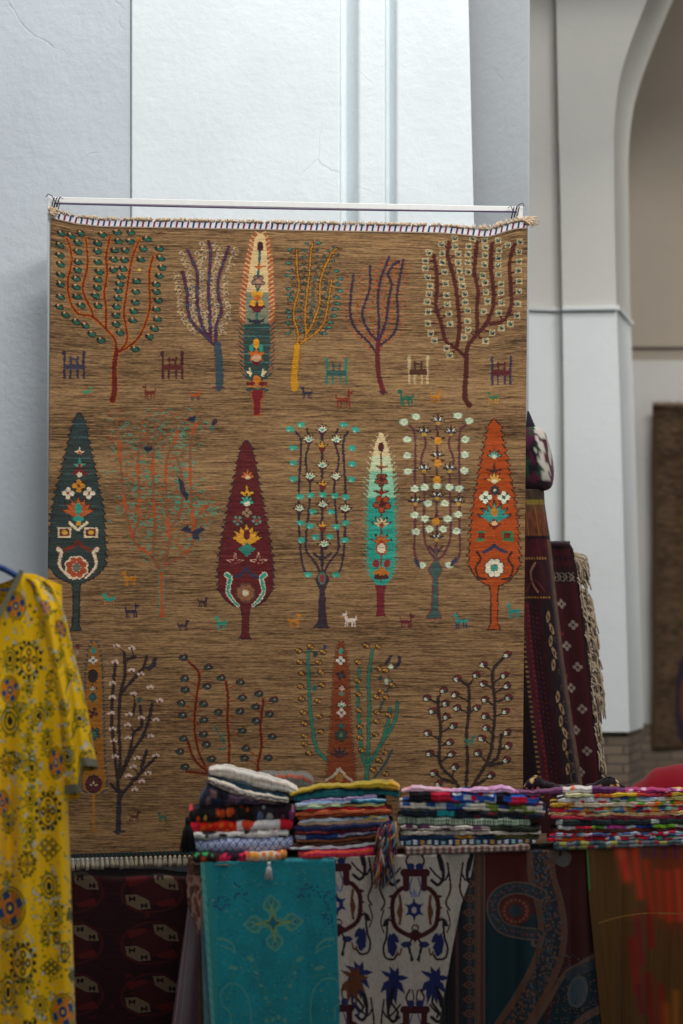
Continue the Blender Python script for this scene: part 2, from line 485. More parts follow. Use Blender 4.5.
# brick plinth under the pier and the far wall
b = MB()
p0 = Wz(505, 0, 11.18); p1 = Wz(565, 0, float(d_p(565)) + .03); p2 = Wz(628.5, 0, float(d_p(632)) + .03)
b.hexa([p1, p2, p2 + (.135, .56, 0), p1 + (0, .56, 0)], [q + np.array((0, 0, 1.078)) for q in (p1, p2, p2 + (.135, .56, 0), p1 + (0, .56, 0))])
tag(b.build('trim_5', M_brick), kind='structure')
b = MB(); q0 = Wz(590, 0, 12.42); q1 = Wz(1000, 0, 12.38)
b.hexa([q0, q1, q1 + (0, .07, 0), q0 + (0, .07, 0)], [q + np.array((0, 0, 1.06)) for q in (q0, q1, q1 + (0, .07, 0), q0 + (0, .07, 0))])
tag(b.build('trim_6', M_brick), kind='structure')
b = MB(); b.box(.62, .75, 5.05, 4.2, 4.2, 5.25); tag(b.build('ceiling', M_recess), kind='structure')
b = MB(); b.box(-9, -14, -.2, 9, 5, 0); tag(b.build('floor', M_floor), kind='structure')
# raised ledge along the foot of the wall
LED = .585
b = MB(); l0 = Wz(-420, 0, 8.9); l1 = Wz(474, 0, 8.9 + .22); 
b.hexa([l0, l1, l1 + (0, .5, 0), l0 + (0, 1.1, 0)], [q + np.array((0, 0, LED)) for q in (l0, l1, l1 + (0, .5, 0), l0 + (0, 1.1, 0))])
tag(b.build('trim_7', M_left, bevel=.01), kind='structure')


# ------------------------------------------------------------------ the big carpet of trees
CTOP_X = [46, 51, 60, 75, 100, 150, 205, 300, 395, 440, 465, 478, 488, 497, 507, 517, 530]
CTOP_Y = [217, 218, 220, 223.6, 226.5, 227.5, 228.5, 230.5, 232, 233, 235, 236.5, 236.8, 234.5, 231, 228.6, 228]
ctop = lambda x: np.interp(x, CTOP_X, CTOP_Y)
CB = 857.0
CX0, CX1 = 51.0, 527.5
lean = lambda y: -3.6 * np.clip((y - 222) / 400, 0, 1.3)


def paint_carpet():
    p = Paint(CX0, 222, CX1, CB, 1.8, 0x7d6345)
    def warp(P):
        x, y = P[:, 0] - lean(P[:, 1]), P[:, 1]; yt = ctop(x)
        return np.stack([x, np.where(y < 420, 222 + (y - yt) * 198 / (420 - yt), y)], 1)
    p.warp = warp
    sh = p.C.shape[:2]
    streak = field(sh, 20, 1, 3) * .75 + field(sh, 75, 2, 4) * .32 + field(sh, 5, 1, 5) * .45
    broad = field(sh, 240, 32, 6)
    v = streak * .33 + broad * .10
    dark, mid, lite = lin(0x493522), lin(0x856545), lin(0xac885c)
    vv = np.clip(v, -1, 1)[..., None]
    p.C[:] = np.where(vv < 0, mid + (dark - mid) * np.minimum(1, -vv * 1.6), mid + (lite - mid) * np.minimum(1, vv * 1.5))
    base = p.C.copy()

    def twigs(leaves, qs, w, col, far=55, dy=14):
        Q = np.vstack(qs)
        for x, y in leaves:
            k = np.argmin(np.hypot(Q[:, 0] - x, (Q[:, 1] - y - dy)))
            if np.hypot(*(Q[k] - (x, y))) < far: p.line([Q[k], (x, y)], w, col)

    def along(q, gap, off):
        L = np.concatenate([[0], np.cumsum(np.hypot(*np.diff(q, axis=0).T))]); out = []
        for s in np.arange(gap * .5, L[-1], gap):
            x = np.interp(s, L, q[:, 0]); y = np.interp(s, L, q[:, 1])
            out += [(x - off + random.uniform(-3, 3), y + random.uniform(-4, 4)), (x + off + random.uniform(-3, 3), y + random.uniform(-4, 4))]
        return out

    def tree(trunk, branches, tw, bw, ct, cb, out, ow=5):
        qs = []
        for bq in branches: p.line(spline(bq, 7), bw + ow, out)
        p.line(spline(trunk, 7), tw * .85 + ow, out, tw * .8 + ow)
        for bq in branches: qs.append(p.curve(bq, bw, cb, bw * .8))
        p.curve(trunk, tw, ct, tw * .8)
        return qs

    # ---- top row
    p.T(40, 190, 4.018)
    lv = [(85,175),(125,185),(163,175),(80,222),(152,212),(80,262),(152,248),(82,300),(152,290),(82,342),(150,322),(82,380),(145,357),(82,430),(145,392),(78,470),(148,430),(165,465),(102,503),(145,530),(182,545),(208,580),(245,605),(250,180),(232,215),(230,247),(232,290),(238,330),(232,360),(230,393),(222,425),(232,465),(310,172),(365,172),(315,207),(362,207),(300,243),(343,243),(297,280),(340,283),(295,322),(333,318),(325,350),(320,378),(316,405),(312,435),(308,470),(306,505),(306,540),(322,575),(430,198),(415,237),(405,280),(388,367),(385,410),(383,452),(376,488),(373,525),(480,237),(485,275),(490,313),(480,347),(467,380),(467,410),(475,445),(467,480),(472,520),(460,558),(440,590),(382,640)]
    br = [[(305,650),(300,600),(265,560),(210,510),(150,495),(120,440),(112,370),(125,300),(125,250),(108,195)],[(215,515),(205,480),(180,430),(172,390),(190,310),(190,250),(183,195)],[(265,560),(265,470),(258,420),(270,330),(265,270),(280,190)],[(320,650),(350,600),(338,500),(345,430),(360,330),(372,270),(400,200)],[(320,650),(370,620),(410,570),(440,480),(440,400),(440,330),(455,265)]]
    Q = [spline(b_, 7) for b_ in br]; twigs(lv, Q, 4, 0xb0682a)
    tree([(292,845),(300,800),(298,720),(308,645)], br, 23, 8, 0x5f1515, 0x641714, 0xb0601d, 7)
    for x, y in lv:
        p.ell(x, y, 19, 13, 0x17211f, 15); p.ell(x + 2, y + 1, 13, 8, 0x1a5f4e, 20); p.ell(x - 14, y - 4, 6, 5, 0x17211f); p.ell(x - 4, y - 9, 4.5, 4.5, 0xd09a6a)
    p.ell(400, 322, 7, 7, 0xdca846)
    p.pair(137, 703, 84, 105, 0x2e2740, 0x37384a); p.pair(532, 705, 84, 105, 0x471a24, 0x571f20)
    p.T(0, 0, 1)
    for x, y, w, c, f, c2 in [(87,392,10,0x2a8a62,1,0xa0492a),(149.5,392.5,12,0x6a2a22,-1,None),(195.5,395.5,10,0xb0501f,1,0x333038),(306.6,393,11,0x2a2f44,-1,None),(343.7,399.5,16,0x7c3022,1,None),(406,398,15,0x17624a,-1,None),(435.7,396.5,11,0xc07818,1,None),(493,397.5,11,0x38744a,-1,0xc08a2a)]:
        p.beast(x, y, w, c, f, c2)
    # purple-blue tree with cream blossom
    p.T(160, 190, 4.45)
    br = [[(240,690),(200,650),(150,600),(125,540),(120,460),(100,365)],[(215,655),(185,600),(165,500),(165,380),(150,330),(122,270)],[(222,670),(222,560),(215,450),(222,330),(225,280),(215,230)],[(248,680),(250,600),(272,540),(260,470),(258,400),(280,330),(305,255)]]
    Q = [spline(b_, 7) for b_ in br]
    for q in Q:
        for x, y in along(q, 21, 31):
            if y > 640: continue
            p.ell(x, y, 11, 8, random.choice([0xb89e78, 0xc0a886, 0xa88e68])); p.ell(x + 2, y + 1, 6.5, 5, 0x6d563c)
            if random.random() < .2: p.ell(x, y, 4, 4, 0x2f4a66)
            p.ell(x + random.choice([-13, 13]), y + 9, 5, 4, 0xb89f7c)
    tree([(262,880),(264,800),(255,690)], br, 33, 9, 0x2a4a54, 0x41294a, 0x4c2038, 6)
    for q in Q:
        for k in range(4, len(q) - 4, 6): p.line(q[k:k + 3], 6, 0x2f4a66)
    p.line([(235, 880), (285, 880)], 7, 0x4c2038)
    # tall flame-edged cypress
    p.T(225, 225, 10.24)
    prof = [(85,30),(150,85),(260,105),(400,130),(560,150),(680,165),(800,165),(1000,160),(1100,150)]
    yy = np.arange(90, 1560, 46)
    hw = lambda y: np.interp(y, [90,150,260,400,560,680,800,1000,1150,1400,1500,1570,1610], [40,80,100,125,140,155,160,158,165,160,150,110,60])
    cen = lambda y: np.interp(y, [90, 700, 1600], [362, 330, 322])
    for y in yy:
        c = 0xb4562c if y < 1000 else 0x2b4544
        for sgn in (-1, 1):
            x = cen(y) + sgn * hw(y)
            p.poly([(x - sgn * 75, y + 58), (x + sgn * 30, y - 22), (x + sgn * 8, y + 22), (x - sgn * 40, y + 66)], c)
            p.line([(x - sgn * 60, y + 28), (x + sgn * 14, y - 24)], 13, 0xd9a878 if y < 1000 else 0xa85a30)
    Y = np.linspace(95, 1600, 60)
    def body(y0, y1, c, k=.86):
        ys = np.linspace(y0, y1, 24)
        p.poly([(cen(y) - hw(y) * k, y) for y in ys] + [(cen(y) + hw(y) * k, y) for y in ys[::-1]], c)
    body(90, 690, 0xdcbd86, .72); body(690, 1010, 0x7d8168, .76); body(1010, 1600, 0x28423f, .82)
    for y in np.arange(1050, 1580, 90): p.line([(cen(y) - hw(y) * .9, y), (cen(y) + hw(y) * .9, y)], 14, 0x3f6a64)
    p.line([(355,260),(352,360),(342,480),(335,640),(325,960)], 26, 0x2a6460)
    p.ell(360, 222, 34, 55, 0x3a1422)
    p.lotus(352, 420, 58, 0xc85a26, n=3); p.rosette(338, 580, 74, 5, 0x8a6f62, 0xb8886a, 0x4a1f2c)
    p.poly([(230,840),(280,800),(380,800),(430,850),(400,850),(350,900),(300,900),(262,850)], 0x5b1622)
    for x, y in ((300,712),(358,712),(285,800),(365,800)): p.ell(x, y, 28, 36, 0xdc9a2a)
    p.ell(330, 750, 32, 32, 0xc2601e)
    p.poly([(225,955),(280,975),(320,965),(360,975),(415,950),(390,1000),(325,1015),(250,1000)], 0x1d2738)
    p.ell(320, 1215, 34, 52, 0xe09a28); p.ell(270, 1260, 22, 42, 0x25907a); p.ell(368, 1260, 22, 42, 0x25907a)
    p.poly([(240,1300),(300,1305),(320,1255),(340,1305),(400,1300),(370,1360),(400,1390),(345,1390),(320,1440),(295,1390),(250,1390),(270,1355)], 0xc45a20)
    p.ell(320, 1365, 48, 38, 0xd0a27c); p.poly([(262,1390),(320,1400),(380,1390),(320,1450)], 0x6a1620)
    for s_ in (-1, 1):
        x = 322 + s_ * 62
        p.poly([(x + s_*45,1505),(x + s_*10,1490),(x + s_*12,1465),(x - s_*4,1480),(x - s_*14,1540),(x,1560),(x + s_*16,1530)], 0xe6cfa2)
    p.ell(325, 1590, 40, 50, 0xc8701e); p.ell(262, 1625, 48, 24, 0x6a1620); p.ell(388, 1625, 48, 24, 0x6a1620)
    p.line([(232,1655),(415,1655)], 12, 0xb86a24); p.ell(270,1690,60,22,0x24403f); p.ell(385,1690,60,22,0x24403f)
    p.poly([(265,1690),(400,1690),(392,1770),(370,1800),(360,1960),(290,1960),(285,1800),(268,1770)], 0xb04a22)
    p.poly([(275,1690),(390,1690),(382,1765),(362,1795),(352,1950),(298,1950),(293,1795),(278,1765)], 0x741722)
    # yellow-trunked tree
    p.T(270, 190, 4.453)
    br = [[(118,700),(125,640),(105,570),(112,500),(128,440),(120,350),(118,270)],[(130,690),(160,650),(155,560),(165,450),(175,370),(180,290),(190,235)],[(160,645),(195,580),(220,500),(222,420),(240,350),(270,290),(295,262)],[(140,680),(200,640),(240,590),(255,520),(265,460),(275,400)]]
    Q = [spline(b_, 7) for b_ in br]
    for q in Q:
        lv = [(x, y) for x, y in along(q, 30, 27) if y < 640]; twigs(lv, [q], 4, 0x40281c)
        for x, y in lv: p.ell(x, y, 9, 7, 0x2e2a24, -30); p.ell(x, y, 6, 4, random.choice([0x3f7464, 0x34584c, 0x7a5a34]), -30)
    for y in (265, 325, 380, 440, 465, 490, 545, 565, 590, 640):
        x = 84 + random.uniform(-6, 6); p.ell(x, y, 13, 8, 0x263230, -15); p.ell(x, y, 9, 5, 0x3f8070, -15)
    for x, y in ((295,362),(312,395),(300,422),(312,450),(296,478),(300,508),(292,532),(285,560),(268,590),(262,612),(243,640),(290,260),(215,236)):
        p.ell(x, y, 15, 8, 0x263230, 10); p.ell(x, y, 10, 5, 0x3f8070, 10)
    tree([(108,882),(110,800),(120,695)], br, 32, 8, 0xc88a18, 0xb87a1c, 0x4a2b16, 6)
    p.pair(295, 808, 92, 110, 0x1f7a66, 0x26524e)
    # purple tree with rusty buds
    br = [[(470,720),(440,680),(390,630),(362,580),(358,500),(370,380)],[(475,670),(440,630),(410,560),(425,500),(445,430),(445,340)],[(480,670),(485,580),(480,480),(495,390),(515,340),(530,300)],[(485,670),(515,590),(525,510),(540,420),(525,380),(545,340),(575,318)],[(495,690),(550,640),(570,570),(565,480),(575,400),(595,310)]]
    for q in [spline(b_, 7) for b_ in br]:
        for x, y in along(q, 25, 26):
            p.ell(x, y, 7, 6, 0xa65c34); 
            if random.random() < .5: p.ell(x + 6, y - 7, 4, 4, 0x6a3028)
    Q = tree([(505,902),(485,830),(478,740),(482,680)], br, 22, 9, 0x651826, 0x42243f, 0x2d2032, 3)
    p.line([(487,900),(520,903)], 7, 0x2d2032)
    # maroon tree with ringed blossoms
    p.T(390, 190, 4.27)
    lv = [(165,267),(150,303),(150,335),(160,373),(170,410),(165,445),(158,478),(162,520),(160,570),(172,612),(188,643),(240,677),(253,705),(218,233),(222,270),(222,310),(232,350),(235,400),(240,450),(243,490),(250,530),(255,573),(275,207),(278,243),(290,273),(290,310),(295,345),(303,380),(308,410),(318,445),(320,480),(330,515),(330,560),(332,597),(315,630),(335,240),(333,275),(332,310),(333,350),(352,208),(403,215),(407,245),(405,280),(402,320),(395,365),(405,395),(408,437),(415,475),(400,518),(460,215),(465,258),(462,290),(460,322),(462,360),(473,402),(473,438),(475,482),(463,525),(553,222),(550,265),(550,305),(548,345),(550,390),(548,433),(545,487),(540,537),(513,572),(475,590),(435,610),(408,645),(503,235)]
    br = [[(320,710),(270,670),(235,640),(215,560),(195,500),(200,420),(195,330),(185,280)],[(285,665),(295,600),(290,500),(280,420),(265,350),(245,280),(252,225)],[(325,700),(335,660),(370,610),(370,520),(375,430),(360,350),(372,225)],[(370,620),(410,570),(440,500),(440,420),(430,340),(435,230)],[(410,572),(480,560),(515,500),(515,420),(510,310),(530,235)]]
    Q = [spline(b_, 7) for b_ in br]; twigs(lv, Q, 8, 0x4a1a1c, 60, 12)
    tree([(338,920),(318,880),(325,780),(325,700)], br, 25, 15, 0x47191b, 0x4c1a1c, 0x3a1618, 2)
    for x, y in lv:
        p.rect(x - 13, y - 13, x + 14, y + 13, 0xc0a97c); p.ell(x, y, 10.5, 10.5, 0x63745c); p.rect(x - 2, y - 6, x + 8, y + 7, 0x1d2c40); p.ell(x + 3, y - 5, 3.5, 3.5, 0xb7b08a)
    p.pair(120, 768, 84, 115, 0xc2aa7c, 0x4a2a24); p.pair(475, 772, 84, 115, 0x2b2d49, 0x561c28)

    # ---- middle row
    p.gain = 1.1
    p.T(40, 395, 3.794)
    def stepped(cx, ys, hs, c, out, trunk, tb, skew=0.0):
        ys = np.array(ys, float); hs = np.array(hs, float)
        def outline(e):
            H = lambda y: float(np.interp(y, ys, hs))
            l = [(0, ys[0] - 10 - e)]; y = ys[0]
            while y < trunk - 70:
                y2 = min(y + 27, trunk - 70)
                l += [(H(y) - 3 + e, y - e * .5), (H(y2) + 3 + e, y2 - 7), (H(y2) + 9 + e, y2 - 9), (H(y2) + 5 + e, y2 + e * .5)]; y = y2
            for y in np.linspace(trunk - 68, ys[-1], 8): l.append((H(y) + e, y + e * .5))
            sk = lambda x, y: (cx + x + skew * (y - ys[0]), y)
            return [sk(x, y) for x, y in l] + [sk(-x, y) for x, y in l[::-1]]
        tk = lambda q: [(cx + x + skew * (y - ys[0]), y) for x, y in q]
        p.poly(tk([(-22, trunk - 12), (22, trunk - 12), (15, trunk + 30), (15, tb - 24), (27, tb), (-27, tb), (-15, tb - 24), (-15, trunk + 30)]), out)
        p.poly(outline(5), out); p.poly(outline(0), c)
        p.poly(tk([(-15, trunk - 12), (15, trunk - 12), (10, trunk + 30), (10, tb - 24), (20, tb - 5), (-20, tb - 5), (-10, tb - 24), (-10, trunk + 30)]), c)
    def horns(cx, y0, y1, w, c, o):
        for s_ in (-1, 1):
            q = [(cx + s_ * w, y0), (cx + s_ * (w - 12), y0 + 14), (cx + s_ * (w - 4), (y0 + y1) / 2), (cx + s_ * (w - 16), y1 - 30), (cx + s_ * w * .4, y1)]
            p.curve(q, 15, c, 6, out=o, ow=7)
    stepped(149, [78,95,125,180,225,270,325,390,450,550,600,650,688,712], [9,14,24,34,45,57,68,84,96,103,107,104,72,26], 0x24393a, 0x161b20, 715, 897, -.017)
    for y in (110, 160, 240, 300, 360, 420): p.line([(147 - 16 - (y-80)*.17, y), (147 + 16 + (y-80)*.17, y)], 5, 0x35565a)
    p.lotus(150, 212, 24, 0xd9c6a4, 0xa04a28, 3); p.lotus(150, 258, 30, 0x1f9480, 0xb85a2c, 3); p.lotus(150, 292, 34, 0x6f1a22, 0xcdbba0, 5)
    p.four(147, 345, 24, 0xc5812a, 0x7c3a1c); p.four(107, 373, 22, 0xd8cab0, 0x9c3a22); p.four(186, 373, 22, 0xd8cab0, 0x9c3a22)
    p.lotus(145, 432, 66, 0xb0552a, None, 7); p.ell(145, 432, 13, 22, 0x1f9480); p.poly([(118,470),(145,455),(172,470),(145,485)], 0x1f9480)
    p.line([(112,485),(143,512),(178,485)], 10, 0xdccaa8); p.ell(145, 488, 10, 10, 0xc88a2a)
    for x in (93, 193): p.rect(x - 26, 502, x + 26, 542, 0xd3bd98); p.rect(x - 19, 509, x + 19, 536, 0x6a1c22); p.ell(x, 522, 11, 9, 0xc59a3a)
    p.line([(95,588),(125,575),(143,555),(162,575),(190,588)], 13, 0x6f2620)
    horns(143, 584, 695, 74, 0xdcc3a4, 0x4a2c24); p.rosette(138, 655, 46, 8, 0xa8492c, 0x6a6a5c, 0xdcc8a8)
    # open orange tree of thin twigs
    br = [[(455,660),(420,610),(360,560),(340,500),(320,400),(305,250),(290,75)],[(430,600),(435,480),(430,350),(430,230),(440,85)],[(345,545),(375,470),(375,340),(372,250),(390,95)],[(470,640),(490,560),(480,400),(480,250),(520,150),(495,60)],[(475,650),(540,605),(580,560),(575,430),(570,300),(575,150),(625,75)],[(580,520),(610,440),(640,415)],[(480,520),(530,450),(540,330),(520,240)]]
    r_ = random.Random(5)
    for k in range(900):
        q = spline(br[k % len(br)], 7); x, y = q[r_.randrange(len(q) // 5, len(q))]
        x += r_.gauss(0, 24); y += r_.gauss(0, 20)
        if y < 55: continue
        a = r_.choice([-1, 1]); n_ = r_.choice([0x3f8a70, 0x3f8a70, 0xa24a28, 0x5a5a3c])
        p.line([(x, y), (x + a * 9, y - 9), (x + a * 16, y - 7)], 2.4, n_)
        if r_.random() < .3: p.ell(x + a * 12, y - 10, 3, 3, 0xa84c28)
    for q in br: p.curve(q, 8, 0x984624, 5, out=0x41624e, ow=4)
    for k, q in enumerate(br[:6]):
        Q = spline(q, 7)
        for j in range(8, len(Q) - 3, 9): p.line(Q[j:j + 4], 13, 0xa54e28)
    p.poly([(440,848),(452,815),(450,665),(472,665),(472,815),(490,848)], 0x3a7a64); p.poly([(445,845),(456,815),(453,668),(469,668),(469,815),(485,845)], 0xa4512b)
    for x, y in ((575,92),(410,206)): p.ell(x, y, 15, 10, 0x262a3c, 15); p.ell(x + 10, y - 7, 6, 6, 0x262a3c)
    p.poly([(522,308),(545,330),(552,370),(565,380),(555,402),(530,360)], 0x262a3c); p.poly([(532,515),(560,490),(575,520),(610,500),(628,512),(600,530),(605,552),(580,548),(575,525)], 0x262a40)
    p.ell(662, 103, 16, 9, 0x3a2534, -60); p.ell(650, 125, 6, 12, 0x2a6a5a, 20)
    # crimson cypress
    p.T(200, 395, 3.794)
    stepped(176, [182,205,255,320,380,440,490,540,600,650,700,745,785,806], [9,18,30,42,54,66,76,86,95,100,101,98,66,24], 0x5a1520, 0x2a1a2a, 808, 928, -.006)
    p.lotus(180, 304, 30, 0xc86a34, 0xe0c090, 5); p.lotus(178, 366, 34, 0xd59a28, None, 3); p.lotus(178, 402, 34, 0x3aa892, 0xdcd3b0, 5); p.four(178, 447, 18, 0x9a7a5c, 0x2a2530)
    for x in (143, 215): p.rosette(x, 476, 22, 5, 0x6a7c72, 0x8a3a30)
    p.lotus(176, 535, 66, 0xd7982c, None, 7); p.ell(177, 530, 13, 20, 0x641a24); p.poly([(145,585),(178,560),(208,585),(178,615)], 0x2a7a6c)
    for x in (133, 222): p.lotus(x, 625, 30, 0x641a24, None, 3, 0xc79a80)
    p.line([(135,690),(160,680),(176,655),(195,680),(218,690)], 12, 0x262d44)
    horns(173, 682, 800, 72, 0x1f9482, 0xd8c8a4); p.rosette(173, 750, 38, 8, 0x8a5a3c, 0xd6c2a0, 0x4f3a34)
    # candelabra of lotus flowers
    def candelabra(cx, o, stem, fl, sc, sh, ct):
        for a in o:
            p.curve([(cx - x, y) for x, y in a], 9, stem); p.curve([(cx + x, y) for x, y in a], 9, stem)
    armo = [[(98,140),(80,185),(88,360),(85,560),(70,660),(52,678)],[(58,130),(48,172),(62,235),(60,275),(46,345),(50,430),(60,530),(60,590),(24,640),(2,690)]]
    stem = 0x2c2432
    candelabra(463, armo, stem, None, 1, 0, 0)
    p.curve([(463,650),(463,130)], 11, stem)
    for x in (430, 496): p.line([(463,625),(x,602)], 9, stem)
    p.poly([(425,886),(445,862),(452,740),(435,700),(463,655),(491,700),(474,740),(481,862),(492,886)], stem)
    p.ell(463, 695, 15, 24, 0x4e6a5e); p.ell(463, 695, 9, 15, 0x8a2a34)
    for x, y in ((340,130),(383,112),(545,112),(590,132),(353,200),(578,202),(353,257),(578,262),(353,318),(575,320),(378,385),(420,380),(465,378),(510,382),(553,387),(428,443),(498,443),(382,485),(418,497),(515,500),(552,485),(437,538),(492,538),(385,550),(550,550),(410,682),(515,682)):
        p.rect(x - 14, y - 9, x + 14, y + 9, 0x27947f); p.ell(x, y + 2, 11, 10, 0x2fa08a); p.ell(x - 5, y + 6, 4, 4, 0x9ac0a0)
    for x, y in ((463,130),(412,168),(517,168),(465,265),(417,308),(515,308),(377,430),(465,415),(551,430),(470,565)):
        p.ell(x, y + 8, 15, 13, 0x3a1d2c); p.lotus(x, y - 2, 24, 0xd8d4b0, None, 5); p.ell(x, y + 2, 7, 5, 0x4aa490)
    for x, y in ((463,192),(465,337),(465,495)): p.ell(x, y + 8, 14, 16, 0x5a1a20); p.lotus(x, y - 4, 22, 0xcf9430, None, 3)
    p.T(0, 0, 1)
    for x, y, w, c, f, c2 in [(129.6,578.7,13,0xb0701c,-1,None),(109,599.5,12,0x1f8a74,-1,0xa06a4a),(131.7,611,13,0x2d2436,1,None),(202.6,602,10,0x32222c,1,None),(183,625.6,11,0x32222c,1,None),(221,623,12,0x1f8a74,-1,None),(294,621,12,0xb8741e,1,None),(350,620,13,0xd8c4b4,-1,None),(406.5,621.5,13,0x611b28,1,None),(461,621,14,0x1f8f80,-1,0x2c3c54),(513.6,611,13,0x1a7f74,-1,None)]:
        p.beast(x, y, w, c, f, c2)
    # little turquoise cypress, cream tip
    p.T(350, 395, 3.595)
    hw = lambda y: np.interp(y, [135,200,260,330,400,500,600,650,680], [8,32,46,52,56,57,56,42,15])
    tone = lambda y: 0xdcc493 if y < 215 else (0xc6cfa4 if y < 270 else (0x8ac3a0 if y < 370 else 0x1f9a86))
    for y in range(150, 670, 19):
        for s_ in (-1, 1):
            x = 112 + s_ * hw(y); p.poly([(x - s_ * 22, y + 18), (x + s_ * 13, y - 9), (x - s_ * 4, y + 10), (x - s_ * 22, y + 26)], tone(y))
    for y in range(136, 682, 6): p.rect(112 - hw(y) * .86, y, 112 + hw(y) * .86, y + 7, tone(y))
    for y in range(385, 660, 34): p.line([(112 - hw(y) * .8, y), (112 + hw(y) * .7, y + 2)], 5, 0x187a70)
    p.line([(112,210),(112,670)], 6, 0x6a3a28)
    p.ell(112, 187, 11, 19, 0x4a1522); p.lotus(113, 256, 19, 0xb8682c, 0x2e3a55, 3); p.rosette(113, 306, 26, 5, 0x8c3f2c, 0x5a1a20); p.rosette(115, 392, 34, 5, 0xa8461f, 0x4a161c, 0x5a1a1c)
    p.lotus(113, 345, 26, 0x7c2420, None, 3); p.lotus(113, 458, 34, 0xdcc08e, 0x8a3a2c, 5); p.lotus(113, 520, 36, 0xb5602c, 0x8a1f20, 5); p.ell(113, 551, 15, 17, 0xe3cfae); p.ell(113, 551, 22, 24, 0xa8461f, ring=.75)
    for s_ in (-1, 1): p.ell(113 + s_ * 20, 606, 12, 15, 0x8a2330, s_ * 20)
    p.poly([(80,640),(112,615),(145,640),(130,655),(95,655)], 0xb06a24); p.ell(100, 655, 14, 9, 0x4a161c); p.ell(126, 655, 14, 9, 0x4a161c)
    p.poly([(88,684),(132,684),(124,708),(124,780),(130,798),(90,798),(96,780),(96,708)], 0x6b1a2a)
    # white-flowered candelabra
    armo = [[(100,110),(80,145),(80,300),(80,480),(82,560),(70,600)],[(48,135),(42,180),(58,235),(45,290),(46,350),(48,500),(30,560),(6,590)]]
    stem = 0x5c3038
    candelabra(313, armo, stem, None, 1, 0, 0); p.curve([(311,580),(312,90)], 8, stem)
    p.line([(308,570),(285,545)], 10, 0x4a2a38); p.line([(308,570),(332,545)], 10, 0x4a2a38)
    p.poly([(268,805),(290,770),(296,660),(278,630),(302,590),(302,540),(314,540),(314,590),(334,630),(316,660),(318,770),(332,805)], 0x6a2a34)
    p.poly([(275,801),(294,770),(299,660),(284,630),(305,592),(305,545),(311,545),(311,592),(329,630),(313,660),(315,770),(326,801)], 0x32544f)
    for y in (680, 720, 760): p.line([(298, y), (314, y + 4)], 5, 0x44706a)
    for x, y in ((193,98),(237,78),(387,75),(428,93),(205,160),(413,160),(205,218),(413,215),(208,275),(410,272),(232,338),(268,332),(312,328),(357,332),(392,337),(280,390),(340,390),(232,432),(268,445),(350,445),(388,430),(285,482),(333,482),(237,492),(382,490),(258,612),(356,612)):
        p.rect(x - 15, y - 9, x + 15, y + 8, 0x8fb8a0); p.ell(x, y, 12, 12, 0xd3d9bc); p.ell(x, y - 1, 6, 5, 0xb8c890)
    for x, y in ((315,90),(265,130),(362,130),(313,215),(265,262),(358,262),(312,360),(235,380),(388,380),(310,508)):
        p.lotus(x, y, 24, 0xcfd3c0, None, 5); p.lotus(x, y + 3, 18, 0x27304f, None, 3); p.ell(x, y + 12, 8, 7, 0xb08a3a)
    for x, y in ((315,157),(315,237),(312,297),(308,447)): p.lotus(x, y - 4, 24, 0x641c24, None, 3); p.ell(x, y + 8, 14, 13, 0xcf8a2c)
    p.ell(241, 605, 7, 20, 0x27304f, -30); p.ell(372, 600, 7, 20, 0x27304f, 30)
    # orange cypress
    stepped(518, [95,120,180,230,285,340,400,440,500,550,600,640,668,684], [9,20,31,42,52,63,73,79,83,86,90,76,48,22], 0xa84416, 0x33201c, 686, 846)
    p.lotus(518, 215, 26, 0x5aa890, 0xe0d4ae, 5); p.lotus(518, 268, 26, 0x4a2020, None, 3); p.lotus(518, 300, 32, 0xd8a04a, 0xe8d8b0, 5); p.four(520, 343, 18, 0x2c3440, 0xc0b090)
    for x in (487, 552): p.four(x, 368, 22, 0xdfe0c4, 0x33604c)
    p.lotus(518, 428, 62, 0x2a8f80, None, 7); p.ell(518, 420, 12, 18, 0xb87a2c); p.poly([(495,465),(518,445),(542,465),(518,485)], 0x6a1c20); p.ell(518, 462, 12, 8, 0xdcb07a)
    for s_ in (-1, 1):
        x = 518 + s_ * 46; p.poly([(x - 20,490),(x + 20,490),(x + s_ * 26,528),(x - s_ * 14,524)], 0x2a7a4c); p.rect(x - 11, 496, x + 11, 515, 0x6a1c20)
    p.line([(480,565),(503,555),(518,540),(535,555),(558,565)], 12, 0x253250)
    for s_ in (-1, 1): p.curve([(518 + s_ * 62, 565), (518 + s_ * 50, 590), (518 + s_ * 66, 620), (518 + s_ * 56, 655), (518 + s_ * 30, 662)], 8, 0x35201c)
    p.rosette(518, 622, 38, 8, 0xe3dcc0, 0x3f8a78, 0x6a3a28)

    # ---- bottom row
    p.gain = 1.22
    def feather(cx, y0, y1, hw, c, edge, step=17):
        for y in np.arange(y0, y1, step):
            for s_ in (-1, 1):
                x = cx + s_ * hw(y); p.poly([(x - s_ * 14, y + 8), (x + s_ * 12, y - 6), (x + s_ * 8, y + 6), (x - s_ * 14, y + 18)], edge)
        ys = np.arange(y0, y1 + 1, 10)
        p.poly([(cx - hw(y), y) for y in ys] + [(cx + hw(y), y) for y in ys[::-1]], c)
    p.T(40, 620, 3.794)
    feather(205, 82, 655, lambda y: np.interp(y, [80,120,200,400,560,600,640,660], [5,20,28,33,38,46,42,20]), 0x8f5a1e, 0x33404a)
    p.line([(203,660),(203,800)], 10, 0x9a6a24); p.line([(182,802),(225,802)], 6, 0x8a5c22)
    p.ell(203, 115, 8, 14, 0x1f7a6c); p.four(201, 153, 16, 0xb5ada0, 0x303848); p.ell(200, 212, 20, 26, 0x221c24); p.lotus(199, 258, 16, 0xb8a89a, None, 3); p.poly([(182,292),(200,270),(218,292),(200,314)], 0x1f4a48)
